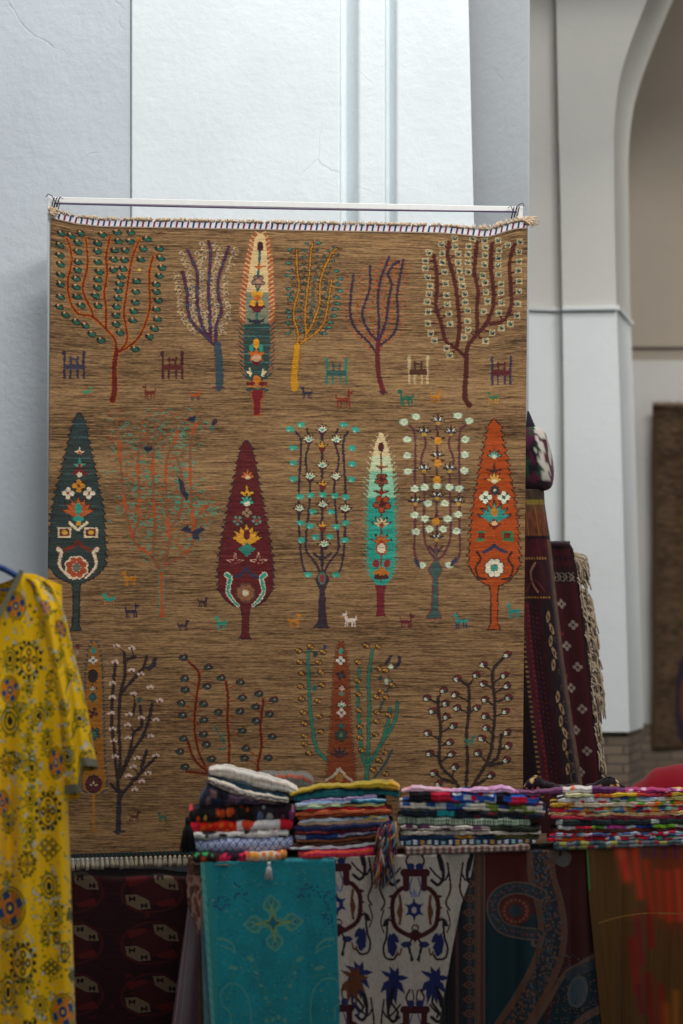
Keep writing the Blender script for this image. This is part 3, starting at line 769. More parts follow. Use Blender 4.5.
    p.rosette(200, 352, 22, 4, 0x4a1c22, 0x2a2028); p.rosette(205, 432, 26, 5, 0x1c4a48, 0x2a6a5a); p.rosette(198, 500, 20, 4, 0x5a2420, 0x2c2026)
    p.ell(203, 623, 32, 34, 0x1f1a22); p.ell(203, 623, 27, 29, 0x4a1722); p.lotus(203, 622, 20, 0xb8a086, 0x4a1722, 3)
    lv = [(290,95),(348,103),(285,155),(347,187),(383,202),(418,252),(275,237),(275,290),(355,277),(453,303),(270,350),(338,355),(385,368),(440,375),(332,395),(420,437),(333,445),(275,410),(278,455),(285,515),(368,520),(440,510),(352,553),(410,577),(335,588),(385,608),(360,640)]
    br = [[(297,640),(292,590),(285,520),(275,430),(272,340),(278,250),(285,165)],[(302,600),(303,500),(300,400),(305,280),(322,210),(320,125)],[(305,590),(340,500),(355,430),(385,400),(380,330)],[(308,585),(350,500),(390,440),(415,370),(425,320)],[(305,670),(345,620),(395,565),(440,520)],[(310,275),(345,235),(390,185),(405,140)],[(385,560),(405,495)],[(295,650),(270,625)],[(330,150),(360,140)],[(352,360),(360,320)]]
    Q = [spline(b_, 7) for b_ in br]; twigs(lv, Q, 5, 0x2a2026, 60)
    tree([(296,803),(298,740),(302,650)], br, 22, 11, 0x262430, 0x281e24, 0x201c22, 2); p.line([(280,803),(318,803)], 7, 0x262430)
    for x, y in lv:
        for a in (-9, 2, 9): p.ell(x + a, y + abs(a) * .6 - 2, 5, 6, 0xc2aa9a)
        p.ell(x, y + 7, 4, 4, 0x5a2a2c)
    p.poly([(395,182),(420,170),(432,140),(446,142),(440,175),(415,195)], 0x24242e); p.ell(376, 303, 8, 12, 0x1f4a44, 30); p.beast(466, 748, 34, 0x1a5a4a, -1); p.beast(358, 745, 40, 0x4a2420, 1)
    p.ell(142, 100, 9, 9, 0x5a2a2c); p.ell(142, 122, 5, 8, 0x9a7a6a)
    p.T(160, 620, 3.794)
    lv = [(88,143),(182,180),(93,222),(178,252),(95,265),(80,315),(165,318),(85,362),(165,380),(165,433),(88,450),(175,473),(75,500),(95,557),(195,527),(232,220),(305,237),(312,295),(220,350),(303,347),(312,420),(325,487),(320,525),(375,280),(432,303),(362,330),(415,358),(365,383),(425,443),(410,523)]
    br = [[(195,600),(150,510),(130,400),(140,280),(148,205),(110,160)],[(180,575),(130,530),(105,460)],[(190,585),(100,575)],[(260,600),(262,460),(255,380),(258,300),(250,235)],[(372,600),(372,540),(385,480),(382,400),(392,300)]]
    Q = [spline(b_, 7) for b_ in br]; twigs(lv, Q, 5, 0x7a3a1c, 75, 22)
    for q in br: p.curve(q, 8, 0x4a1614, out=0x8a431c, ow=5)
    for x, y in lv: p.ell(x, y, 18, 13, 0x20282a); p.ell(x - 3, y + 4, 8, 6, 0x2f4440); p.ell(x + 3, y - 2, 4, 3, 0x8a8070); p.ell(x + 5, y - 12, 6, 4, 0x5a2a22)
    p.line([(205,400),(245,470),(240,430)], 5, 0x1c5a4c); p.line([(225,490),(250,490)], 5, 0x1c5a4c)
    p.T(280, 620, 4.879)
    lv = [(90,150),(148,130),(210,155),(95,205),(188,208),(105,260),(200,255),(98,325),(203,317),(105,385),(185,395),(113,450),(192,470),(118,505),(200,545),(118,565),(120,605),(140,650),(418,125),(478,130),(380,205),(483,237),(515,247),(380,298),(548,320),(470,375),(493,350),(383,362),(515,378),(383,440),(472,450),(530,465),(472,495),(390,520),(390,575),(395,635),(465,560),(510,645),(482,685),(452,730),(515,750)]
    br = [[(225,680),(180,630),(160,540),(148,440),(140,300),(135,190),(140,150)],[(425,730),(400,650),(388,520),(380,400),(385,240)],[(428,700),(432,540),(435,420),(432,280),(450,150)],[(425,720),(490,610),(545,520),(568,460),(570,400)],[(500,590),(525,500),(535,430)],[(460,770),(510,705),(545,635)],[(520,350),(545,300)],[(485,440),(500,400)]]
    Q = [spline(b_, 7) for b_ in br]; twigs(lv, Q, 5, 0x2c3a34, 75)
    for q in br[:5]: p.curve(q, 15, 0x1d6b58, 12, out=0x20302c, ow=5)
    for q in br[5:]: p.curve(q, 12, 0x28433f)
    p.curve([(422,800),(425,710)], 20, 0x1d6b58, out=0x20302c)
    for x, y in lv: p.ell(x, y, 18, 15, 0x3a2a22); p.ell(x - 5, y - 4, 7, 6, 0xb88838); p.ell(x + 6, y + 3, 7, 6, 0xb07a34); p.ell(x + 4, y - 7, 4, 3, 0x8a5a34); p.ell(x, y, 3.5, 3, 0x4a2a20)
    p.ell(172, 168, 13, 16, 0x25332f); p.poly([(160,310),(182,325),(180,345),(158,350)], 0x1f5a4c); p.poly([(205,150),(212,120),(230,122),(226,142)], 0x2a3a4c)
    p.poly([(508,212),(535,170),(548,172),(535,205),(515,222)], 0x26242f); p.poly([(552,235),(575,205),(575,172),(590,180),(592,205),(575,235)], 0x26242f)
    p.ell(540, 228, 11, 11, 0xb8c0a0); p.ell(518, 300, 9, 14, 0x9aa890); p.ell(488, 285, 9, 15, 0x253a3c, 30)
    feather(297, 105, 800, lambda y: np.interp(y, [100,150,250,450,550,650,720,800], [5,20,34,42,50,58,66,72]), 0x74331a, 0x5e2a1a, 15)
    p.ell(297, 152, 9, 17, 0x1f8a78); p.four(295, 198, 22, 0xc2bcac, 0x2a3448); p.rosette(297, 270, 26, 4, 0x232028, 0x2c3a3c); p.lotus(300, 332, 22, 0xc4a08c, None, 5); p.four(300, 360, 12, 0x6a7a6c, 0x3a3030)
    p.lotus(300, 412, 28, 0xb8b8a0, 0x2a8a78, 5); p.four(300, 452, 22, 0xc4b0a0, 0x7a3a2c); p.lotus(297, 512, 26, 0x1f5a54, None, 3); p.rosette(297, 562, 34, 6, 0x203a36, 0x4a6a50); p.lotus(290, 650, 46, 0x202830, 0x5a1a22, 5)
    p.line([(225,780),(262,760),(290,725),(320,760),(350,785)], 14, 0xb0a088); p.ell(290, 770, 20, 18, 0x9a6a30)
    p.T(390, 620, 4.269)
    lv = [(500,148),(397,190),(368,235),(488,235),(285,250),(398,272),(500,280),(228,300),(277,318),(505,332),(158,333),(405,340),(237,355),(285,375),(370,375),(180,388),(493,390),(240,412),(405,410),(270,452),(410,460),(160,483),(500,480),(392,505),(255,522),(505,537),(262,572),(375,568),(170,570),(497,597),(277,628),(187,652),(432,663),(207,698)]
    br = [[(320,760),(330,600),(325,500),(335,400),(335,290),(310,265)],[(310,740),(270,680),(215,620),(210,540),(215,470),(205,380),(205,330)],[(335,735),(400,630),(430,560),(442,460),(447,350),(438,220),(490,155)],[(415,620),(460,580),(475,490)],[(415,622),(480,610)],[(330,725),(400,685)],[(285,700),(225,680)]]
    Q = [spline(b_, 7) for b_ in br]; twigs(lv, Q, 9, 0x261f20, 75, 24)
    for q in br: p.curve(q, 15, 0x251e20)
    for x, y in lv: p.ell(x, y, 20, 16, 0x241c1e, -25); p.ell(x + 5, y - 6, 14, 8, 0x5c1a24, -15); p.ell(x - 5, y + 4, 9, 8, 0xc4bca8); p.rect(x - 2, y - 3, x + 7, y + 3, 0x24363a); p.ell(x, y + 5, 4, 3, 0x4a8a78)
    p.beast(338, 515, 40, 0x1c6a58, 1)

    # the wool's own uneven dye runs through figures too
    k = (1 + .17 * streak)[..., None]
    fig = np.abs(p.C - base).sum(2, keepdims=True) > 1e-6
    p.C = np.where(fig, np.clip(p.C * np.clip(k, .55, 1.45), 0, 1), p.C)
    # knots are never quite in line: figures have ragged, stepped outlines
    jx = np.round(field(sh, 3, 1, 78) * .6).astype(int); jy = np.round(field(sh, 3, 2, 79) * .4).astype(int)
    I, J = np.meshgrid(np.arange(sh[1]), np.arange(sh[0])); I = np.clip(I + jx, 0, sh[1] - 1); J = np.clip(J + jy, 0, sh[0] - 1)
    p.C = np.where(fig[J, I], p.C[J, I] * .90 + base * .08, base)
    return p


cp = paint_carpet()


def carpet_pt(X, Y):
    """photo bearing -> point on the hanging carpet, with its slight waves"""
    d = d_carpet(X) + .006 * np.sin(X * .021 + Y * .004) + .004 * np.sin(X * .055 + 1.2)
    edge = np.clip((X - 470) / 57, 0, 1)
    d = d - .012 * edge * np.clip((300 - Y) / 80, 0, 1)
    return W(X + lean(Y), Y, d)


def carpet_grid(X, Y0):
    t = (Y0 - 222) / (CB - 222)
    yt = ctop(X); Y = yt + (CB - yt) * t
    Y = np.where(Y0 > 420, Y0, yt + (420 - yt) * (Y0 - 222) / (420 - 222))
    return carpet_pt(X, Y)


base = W(289, 868, float(d_carpet(289)))
carpet = empty('carpet', base, 'large brown hand-knotted carpet with rows of trees hung on the white bar', 'carpet')
# dyes were painted at true heights: lift rows near the top to meet the sagging edge
sheet('pile', carpet_grid(cp.X, cp.Y), cp.C, .009, M_pile, carpet)
# white flat-woven heading with coloured stitches
hp = Paint(CX0, 0, CX1, 7, 3, 0xe2e0de)
k = 0
for x in np.arange(CX0 + 8, CX1, 5.6):
    hp.line([(x + .8, .3), (x - .4, 6)], 1.9, 0x2a3a72 if k % 2 == 0 else 0x7e2450); k += 1
hp.rect(CX0, 6, CX1, 7, 0xa98a68)
hd = carpet_pt(hp.X, ctop(hp.X) - 6.2 + hp.Y) + np.array([0, -.004, 0])
tag(sheet('heading', hd, hp.C, .006, M_cotton, carpet), 'white heading band with blue and purple stitches')
# fluffy fringe over the heading
b = MB(); r_ = random.Random(3)
for k in range(900):
    x = r_.uniform(CX0 - 1, CX1 + 2); y = float(ctop(x)) - 6.2 + r_.uniform(-.4, .5)
    h = r_.uniform(1.2, 4.0) * (1.5 if x > 470 else 1); a = carpet_pt(np.array(x), np.array(y)) + (0, -.004 - r_.uniform(0, .004), 0)
    c = a + np.array([r_.uniform(-.012, .012), -r_.uniform(.0, .006), h * .0039]); m_ = (a + c) / 2 + np.array([0, -.003, .002])
    b.tube([a, m_, c], [.0024, .0024, .0014], 4)
for x in (52, 527):
    for k in range(40):
        a = carpet_pt(np.array(float(x)), np.array(float(ctop(x)) - 5)) + (r_.uniform(-.01, .012), -.012, r_.uniform(-.01, .012))
        s_ = .5 if x < 100 else 1
        b.tube([a, a + np.array([s_ * r_.uniform(-.005, .02), -.006, .008]), a + np.array([s_ * r_.uniform(.0, .045), -.004, r_.uniform(-.012, .014)])], [.003, .003, .0015], 4)
f_ = b.build('fringe', plain_mat('undyed_wool', 0xcdb497, .95, noise=.15, scale=60), carpet, smooth=True)
tag(f_, 'fluffy beige fringe along the upper edge', kind='stuff')
# foot: dark woven band with a row of knotted tassels
fp = Paint(CX0, 0, CX1, 4, 2, 0x2a2a2c)
for x in np.arange(CX0, CX1, 4.1): fp.line([(x, 0), (x + 2, 4)], 1.2, 0x1f4a4a if int(x) % 3 else 0x4a3c30)
cbot = lambda x: CB - np.interp(x, [51, 70, 190, 527], [-1, 0, 3.5, 3.5])
fd = carpet_pt(fp.X, np.minimum(cbot(fp.X), CB) - 3 + fp.Y) + np.array([0, -.006, 0])
tag(sheet('hem', fd, fp.C, .008, M_wool, carpet), 'dark woven hem above the tassels')
M_tas = plain_mat('tassel_cotton', 0xa89c88, .95, noise=.12, scale=80)
tb = MB()
for k in range(9):
    a = 2 * math.pi * k / 9
    tb.tube([(0, 0, .002), (.0035 * math.cos(a), .003 * math.sin(a), -.012), (.0075 * math.cos(a), .005 * math.sin(a), -.03), (.0085 * math.cos(a), .005 * math.sin(a), -.047)], [.0022, .0032, .0034, .0026], 5)
tb.tube([(0, 0, -.006), (0, 0, -.013)], [.0066, .0062], 8)
t0 = None
for k in range(98):
    x = CX0 + 2.4 + k * 4.86
    pt = carpet_pt(np.array(x), np.array(float(cbot(x)))) + (0, -.007, -.003)
    if t0 is None:
        t0 = tb.build('tassel', M_tas, None, smooth=True); o = t0
    else:
        o = t0.copy(); COL.objects.link(o)
    o.location = tuple(pt); o.rotation_euler = (0, r_.uniform(-.12, .12), r_.uniform(0, 3)); o.scale = (1, 1, r_.uniform(.86, 1.1))
    bpy.context.view_layer.update(); adopt(o, carpet)

# ------------------------------------------------------------------ white frame the carpet hangs from
def fr(px, py, e=.02): return W(px, py, float(d_carpet(px)) + e)
base = fr(286, 640); base[2] = LED
frame = empty('display_frame', base, 'white painted bar frame standing against the wall, carrying the carpet', 'frame')
b = MB(); A, B = fr(49.5, 200.2), fr(522.5, 209.8); b.bar(A, B, .022, .022); b.build('crossbar', M_white, frame, bevel=.002)
for px, py in ((51, 197), (519.5, 207.5)):
    a = fr(px, py); b = MB(); b.bar(a, (a[0], a[1], LED), .024, .022); b.build('upright', M_white, frame, bevel=.002)
cord = MB(); pts = [fr(55 + 462 * t, 203.5 + 8.2 * t + 1.2 * math.sin(math.pi * t), -.012) for t in np.linspace(0, 1, 24)]
cord.tube(pts, .0032, 6)
tag(cord.build('cord', M_cord, smooth=True), 'thin purple cord strung just under the white bar', 'cord')
for px, py, lb in ((56, 203, 'dark string knotted round the left end of the white bar'), (515, 212, 'dark string knotted round the right end of the white bar')):
    b = MB(); c = fr(px, py)
    for k in range(3):
        q = [c + np.array([.010 * (k - 1) + .006 * math.sin(a), .022 * math.cos(a) - .004, .026 * math.sin(a) - .006]) for a in np.linspace(0, 2 * math.pi, 15)]
        b.tube(q, .0018, 6)
    sg = -1 if px < 100 else 1
    b.tube([c + (0, -.026, 0), c + (sg * .012, -.03, .022), c + (sg * .026, -.028, .03), c + (sg * .034, -.026, .018)], .0016, 6)
    b.tube([c + (0, -.026, 0), c + (-.006, -.03, -.025), c + (sg * .006, -.03, -.05)], .0017, 6)
    b.tube([c + (sg * -.01, -.026, 0), c + (-sg * .018, -.03, .018), c + (-sg * .03, -.026, .01)], .0016, 6)
    tag(b.build('string_tie', M_string, smooth=True), lb, 'string', 'strings tying the carpet to the bar')


# ------------------------------------------------------------------ yellow tunic on its hanger
DT = 7.9
TX = -7.0             # bearing of the tunic's middle
up = lambda px, py, e=0.0: W(np.asarray(px, float), np.asarray(py, float), DT + np.asarray(e, float))


def paint_tunic(x0, y0, x1, y1, seed, r=2.0, spots=None, warp=None):
    p = Paint(x0, y0, x1, y1, r, 0xf4bf08); p.warp = warp; q = random.Random(seed)
    sh = p.C.shape[:2]; n1 = field(sh, 9, 12, seed); n2 = field(sh, 3, 3, seed + 1)
    p.C[(n1 > .9) & (n2 > -.3)] = lin(0xc9a416); p.C[(n1 > 1.1) & (n2 > .2)] = lin(0x8d8a3c); p.C[(n1 > 1.3) & (n2 > .4)] = lin(0xc2c4bc)
    DK, OL, BR = 0x2b2c17, 0x676716, 0x80520f
    def medal(x, y, a, b_, kind):
        if kind == 'D':      # dark scalloped ring with a little flower
            for k in range(16):
                t = k * math.pi / 8; e = 1 + .12 * (k % 2); p.ell(x + a * .84 * e * math.cos(t), y + b_ * .86 * e * math.sin(t), max(a * .15, 1.0), max(b_ * .12, 1.0), DK)
            p.ell(x, y, a * .8, b_ * .82, DK, ring=.88)
            for k in range(4):
                t = k * math.pi / 2; p.ell(x + a * .36 * math.cos(t), y + b_ * .4 * math.sin(t), a * .22, b_ * .22, DK, ring=.45)
            p.ell(x, y, a * .17, b_ * .17, BR)
        elif kind == 'B':    # blue and orange rosette in a brown ring
            p.ell(x, y, a, b_, BR, ring=.9); p.ell(x, y, a * .84, b_ * .84, OL, ring=.86)
            for k in range(8):
                t = k * math.pi / 4 + .39; p.ell(x + a * .56 * math.cos(t), y + b_ * .56 * math.sin(t), a * .24, b_ * .24, 0x1c4378 if k % 2 else 0xd87c14)
            p.ell(x, y, a * .46, b_ * .46, 0xdd8a16); p.ell(x, y, a * .3, b_ * .3, 0x1a3c70); p.ell(x, y, a * .12, b_ * .12, 0xe6c23a)
        elif kind == 'L':    # lattice of dark diamonds
            for i in range(-2, 3):
                for j in range(-2, 3):
                    if (i + j) % 2 == 0 and abs(i) + abs(j) < 4:
                        u, v = x + i * a * .4, y + j * b_ * .36
                        p.line([(u - a * .3, v), (u, v - b_ * .28), (u + a * .3, v), (u, v + b_ * .28), (u - a * .3, v)], 1.3, DK if (i * j) % 2 else OL)
        else:                # olive ring with leafy edge
            p.ell(x, y, a * .9, b_ * .95, OL, ring=.84); p.ell(x, y, a * .6, b_ * .64, 0x4a4c1c, ring=.74); p.ell(x, y, a * .28, b_ * .3, DK)
            for k in range(10):
                t = k * math.pi / 5; p.ell(x + a * 1.0 * math.cos(t), y + b_ * 1.05 * math.sin(t), max(a * .12, .8), max(b_ * .1, .8), OL)
            if kind == 'G':
                for k in range(16): p.ell(x + q.gauss(0, a * .6), y + b_ + q.uniform(-3, 6), q.uniform(.7, 1.8), q.uniform(.7, 1.8), q.choice([0xc2c4bc, 0x9aa08a, OL]))
    if spots is None:
        spots = []; y = y0 + 8; j = 0
        while y < y1:
            x = x0 + (4 if j % 2 else 15)
            while x < x1 + 6:
                k = q.choice('DOOGODOB'); a = q.uniform(5, 8); spots.append((x + q.uniform(-3, 3), y + q.uniform(-5, 5), a, a * 1.35, k)); x += 23
            y += 25; j += 1
    for k in range(int((x1 - x0) * (y1 - y0) / 900)):
        x, y = q.uniform(x0, x1), q.uniform(y0 + 10, y1)
        if all(abs(x - t[0]) > t[2] + 4 or abs(y - t[1]) > t[3] + 4 for t in spots): spots.append((x, y, q.uniform(3, 5), q.uniform(4, 7), q.choice('OLGD')))
    for t in spots:
        for k in range(7):
            u, v = t[0] + q.gauss(0, t[2]), t[1] + q.choice([-1, 1]) * t[3] + q.gauss(0, 4); p.ell(u, v, q.uniform(.8, 2.6), q.uniform(.8, 2.2), q.choice([OL, OL, 0x8a8424, 0xb0aa60, 0xc2c4bc]))
    for t in spots: medal(*t)
    for t in spots:
        for k in range(4):
            u, v = t[0] + q.uniform(-16, 16), t[1] + q.uniform(-18, 18); p.ell(u, v, q.uniform(.6, 1.3), q.uniform(.6, 1.3), q.choice([DK, OL, 0xb8bab0]))
    return p


FRONT = [(16, 606, 11, 13, 'B'), (46, 594, 10, 10, 'L'), (45, 625, 8, 12, 'O'), (10, 659, 8, 11, 'O'), (29, 660, 12, 18, 'D'), (10, 690, 10, 13, 'B'), (51, 681, 5, 10, 'D'), (29, 686, 5, 6, 'O'), (10, 721, 11, 14, 'O'), (21, 709, 5, 6, 'O'), (38, 716, 8, 9, 'G'), (49, 709, 5, 7, 'O'), (47, 743, 6, 10, 'O'), (56, 763, 8, 15, 'B'), (9, 763, 9, 11, 'D'), (20, 761, 6, 7, 'O'), (32, 768, 7, 12, 'G'), (28, 739, 4, 6, 'O'), (2, 803, 8, 12, 'B'), (48, 811, 12, 18, 'D'), (30, 799, 6, 10, 'O'), (30, 830, 6, 12, 'G'), (8, 824, 6, 9, 'O'), (27, 864, 8, 12, 'D'), (49, 848, 10, 12, 'L'), (10, 908, 15, 20, 'B'), (49, 886, 9, 13, 'G'), (56, 914, 7, 12, 'O'), (23, 963, 12, 19, 'D'), (45, 933, 5, 12, 'O'), (65, 952, 4, 9, 'D'), (51, 968, 9, 9, 'L'), (7, 945, 6, 6, 'O'), (8, 992, 8, 16, 'G'), (63, 1012, 12, 17, 'B'), (27, 988, 7, 8, 'O'), (40, 1005, 7, 9, 'G'), (30, 1040, 12, 18, 'D'), (8, 1050, 8, 10, 'O'), (55, 1050, 8, 10, 'O')]
FRONT = [(x, y, a * 1.12, b_ * 1.1, k) for x, y, a, b_, k in FRONT]
FRONT = FRONT + [(2 * TX - x, y, a, b_, k) for x, y, a, b_, k in FRONT if x > 6]


M_tunic = cloth_mat('printed_viscose', rough=.75, scale=350, vary=.06, sheen=.15, bump=.12)
tun = empty('tunic', up(TX, 1045), 'long yellow tunic with dark and blue medallion print hanging at left edge', 'dress')


def body_panel(front):
    hw_t = lambda t: np.interp(t, [0, .1, .25, .45, 1.0], [68, 70, 72, 75, 84])
    pp = paint_tunic(TX - 84, 560, TX + 84, 1075, 11 if front else 31, 2.0, FRONT if front else None, lambda P: np.stack([TX + (P[:, 0] - TX) * 84 / hw_t((P[:, 1] - 575) / 500), P[:, 1]], 1))
    U = (pp.X - TX) / 84.0
    x_at = U * 68
    sh = 572 + np.abs(x_at) * .05 + np.clip(np.abs(x_at) - 40, 0, 99) * .35
    neck = 29.0
    vee = 626 - (626 - 570) * np.abs(x_at) / neck if front else 584 - 11 * (np.abs(x_at) / neck) ** 2
    top = np.where(np.abs(x_at) < neck, vee, sh)
    Y = np.maximum(pp.Y, top + (pp.Y - 560) * .004); Tt = (Y - top) / (1075 - top)
    X = TX + U * hw_t((Y - 575) / 500)
    dep = (.012 + .075 * np.clip(Tt / .22, 0, 1) ** .7) * np.sqrt(np.clip(1 - np.abs(U) ** 3.2, 0, 1))
    fold = .020 * np.clip((Tt - .08) / .4, 0, 1) * (np.sin(U * 13 + 1.1 + Tt * 1.2) + .55 * np.sin(U * 23 + .4 - Tt)) * np.sqrt(np.clip(1 - U ** 4, 0, 1))
    crease = .010 * np.exp(-((U - .62) / .05) ** 2) * np.clip(Tt / .15, 0, 1)
    e = -(dep + fold) + crease if front else dep + .6 * fold
    if front:   # the chest ornament and the long orange braid beside the sleeve seam
        pass
    P = up(X, Y, e)
    return P, pp


for fnt in (True, False):
    P_, pp = body_panel(fnt)
    o = sheet('front_panel' if fnt else 'back_panel', P_, pp.C, .0016, M_tunic, tun)


def sleeve(sg, name):
    n = 40; rows = 120
    pp = paint_tunic(0, 0, 92, 215, 17 + sg, 2.0); A = pp.X / 92 * 2 * math.pi; T = pp.Y / 215
    hw = np.interp(T, [0, .1, .3, .7, 1], [12, 13.5, 14, 16, 17]); cx = np.interp(T, [0, .03, .08, .2, .35, .6, 1], [47, 53, 58, 66, 72, 84, 97]) - hw
    c, s_ = np.cos(A), np.sin(A)
    k_ = np.clip((c + .1) / .3, 0, 1); bot = 796 - 28 * k_ * k_ * (3 - 2 * k_) - 3 * s_
    topy = 578 + .16 * hw * (1 + c)
    Y = topy + (bot - topy) * T
    X = TX + 7 + sg * (cx + hw * c * (1 + .06 * np.sin(3 * A)))
    dep = np.interp(T, [0, .15, 1], [.02, .055, .062])
    e = -dep * s_ - .016 * np.exp(-((c - .1) / .22) ** 2) * (s_ > 0) * np.clip(T * 3, 0, 1) * -1 - .01 * np.sin(4 * A + 2 * T)
    slv = sheet(name, up(X, Y, e - .008), pp.C, .0016, M_tunic, tun)
    hem = MB(); 
    m = T > .955
    j = np.where(T[:, 0] > .955)[0]
    hp_ = up(X[j], Y[j] + .5, (e - .008)[j]); Nn = hp_ - hp_.mean((0, 1)); Nn[..., 2] = 0
    hp_ = hp_ + Nn / (np.linalg.norm(Nn, axis=2)[..., None] + 1e-9) * .0022
    C = np.empty(hp_.shape); C[:] = lin(0x6c6a58)
    return tag(sheet('cuff', hp_, C, .0018, M_cotton, slv), 'grey cuff band')


sleeve(1, 'sleeve'); sleeve(-1, 'sleeve')
b = MB()
for sg in (1, -1):
    pts = [up(TX + sg * q * 29, 626 - 56 * q + .5, -.03 - .035 * (1 - q)) for q in np.linspace(0, 1, 14)]
    for a, c in zip(pts[:-1], pts[1:]): b.bar(a, c, .016, .005, up=(0, 1, 0))
tag(b.build('neck_trim', plain_mat('grey_braid', 0x77755f, .9, scale=120), tun), 'grey neckline braid')
# hanger
hg = empty('coat_hanger', up(TX, 575), 'blue plastic coat hanger inside the yellow tunic', 'hanger')
b = MB(); b.tube(spline([up(TX - 58, 590), up(TX - 30, 579), up(TX, 566), up(TX + 30, 579), up(TX + 58, 590)], 6), .011, 10)
b.tube([up(TX - 58, 590), up(TX + 58, 590)], .004, 8); b.build('shoulder_bar', M_hanger, hg, smooth=True)
b = MB(); b.tube(spline([up(TX, 568), up(TX, 552), up(TX + 5, 545), up(TX + 4, 536), up(TX - 2, 533), up(TX - 7, 538)], 6), .0028, 8); b.build('hook', M_steel, hg, smooth=True)
# stand that carries it, just outside the picture
zr = float(pz(535.5, DT)); xr = float((TX - CX) * DT / F)
rk = empty('garment_stand', (xr, CAMY + 7.3, 0), 'grey steel garment stand beside the yellow tunic, its arm holding the hanger', 'stand')
b = MB(); b.tube([(xr, CAMY + 7.3, zr), (xr, CAMY + 7.96, zr)], .007, 8); b.build('arm', M_steel, rk, smooth=True)
b = MB(); b.tube([(xr, CAMY + 7.3, .02), (xr, CAMY + 7.3, zr + .01)], .016, 12); b.build('pole', M_steel, rk, smooth=True)
b = MB(); b.bar((xr - .3, CAMY + 7.3, .012), (xr + .3, CAMY + 7.3, .012), .04, .024); b.bar((xr, CAMY + 7.0, .012), (xr, CAMY + 7.75, .012), .04, .024); b.build('foot', M_steel, rk, bevel=.004)


# ------------------------------------------------------------------ dark red rug over the ledge
def paint_bokhara(x0, y0, x1, y1, r):
    p = Paint(x0, y0, x1, y1, r, 0x2e1114); sh = p.C.shape[:2]
    n = field(sh, 10, 1, 41); p.C *= np.clip(1 + .16 * n, .5, 1.5)[..., None]
    q = random.Random(4)
    for k in range(70): p.rect(*(lambda x, y: (x, y, x + q.uniform(3, 8), y + q.uniform(2, 5)))(q.uniform(x0, x1), q.uniform(y0 + 20, y1)), q.choice([0x4c1718, 0x220f13, 0x181a24, 0x441416]))
    def gul(x, y):
        p.ell(x, y, 32, 22, 0x471818, ring=.9); p.ell(x, y, 20, 14, 0x3e1416)
        for s_ in (-1, 1):
            bx, by = x + s_ * 14, y - s_ * 10
            p.poly([(bx - 13, by - 8), (bx - 1, by - 8), (bx + 11, by - 1), (bx + 13, by + 8), (bx + 1, by + 8), (bx - 11, by + 1)], 0x6e5e4a)
            for ex, ey in ((bx - 6, by - 4), (bx + 6, by + 4)):
                for o in (-3.4, 1.2): p.rect(ex + o, ey - 2.4, ex + o + 2.2, ey + 2.4, 0x281012)
                p.rect(ex - 3, ey - .7, ex + 3, ey + .7, 0x281012)
            p.poly([(x + s_ * 4, y + s_ * 12), (x + s_ * 22, y + s_ * 6), (x + s_ * 26, y + s_ * 14), (x + s_ * 8, y + s_ * 16)], 0x5c1a1a)
    for j in range(5):
        for i in range(3): gul(72 + i * 80, 906 + j * 52)
    p.C *= .8
    return p


bp_ = paint_bokhara(20, 880, 225, 1100, 1.5)
dl = lambda px: 8.9 + .22 * (px + 420) / 894.0
Yf = np.clip((bp_.Y - 893) / 207, 0, 1); top = np.clip((893 - bp_.Y) / 13, 0, 1)
dd = dl(bp_.X) - .014 - .012 * np.sin(bp_.X * .05) * Yf - .01 * Yf + top * .12
zz = LED + .010 + .004 * np.sin(bp_.X * .09) - (Yf * 207 * 8.9 / F) + (.022 + .014 * np.exp(-((bp_.X - 85) / 40) ** 2) - .012 * np.clip((bp_.X - 130) / 50, 0, 1)) * top
Pb = Wz(bp_.X, np.maximum(zz - .004 * (top == 0), .01), dd)
tag(sheet('ledge_rug', Pb, bp_.C, .008, M_pile), 'dark red rug with beige guls draped over the ledge below the big carpet', 'rug')


# ------------------------------------------------------------------ rugs on a wooden rack behind the carpet, right
ra = 9.62
rack = empty('rug_rack', Wz(470, 0, ra), 'wooden rug rack hidden behind the right edge of the tree carpet', 'rack')
zt = float(pz(494, ra))
b = MB(); b.bar(Wz(432, zt - .02, ra), Wz(541, zt - .02, ra), .04, .035); b.build('top_rail', M_wood, rack, bevel=.004)
for x in (437, 534):
    b = MB(); b.bar(Wz(x, 0, ra), Wz(x, zt - .03, ra), .045, .04); b.build('post', M_wood, rack, bevel=.004)
b = MB(); z2 = float(pz(553, ra + .1)); b.bar(Wz(480, z2, ra + .08), Wz(570, z2, ra + .08), .035, .035); b.bar(Wz(566, 0, ra + .08), Wz(566, z2, ra + .08), .035, .035); b.build('side_rail', M_wood, rack, bevel=.004)

p = Paint(0, 490, 120, 800, 1.6, 0x3a1519)      # x measured back from the right edge: 120 is the edge
sh = p.C.shape[:2]
for y0, y1, c in ((490, 500, 0x4a3a2c), (500, 505, 0x8a7430), (505, 512, 0x5a4630)): p.rect(0, y0, 120, y1, c)
p.rect(0, 512, 120, 537, 0x6a3c26)
for x in range(0, 120, 3): p.line([(x, 505), (x, 537)], 1.1, random.choice([0x9a5a30, 0x3a2018, 0x7a4428]))
p.rect(0, 536, 120, 560, 0x4a151e); p.rect(0, 536, 120, 539, 0x201216)
for y in (557, 596): p.rect(0, y, 114, y + 3, 0x2a1216); [p.rect(x, y + .5, x + 1.6, y + 2.5, 0xa8743c) for x in np.arange(60, 114, 3)]
p.curve([(100, 563), (94, 572), (95, 583), (100, 592)], 2.2, 0xa8745c); p.curve([(85, 592), (97, 580), (108, 592)], 1.4, 0x6a2a2c)
p.rect(0, 600, 120, 800, 0x2c1418)
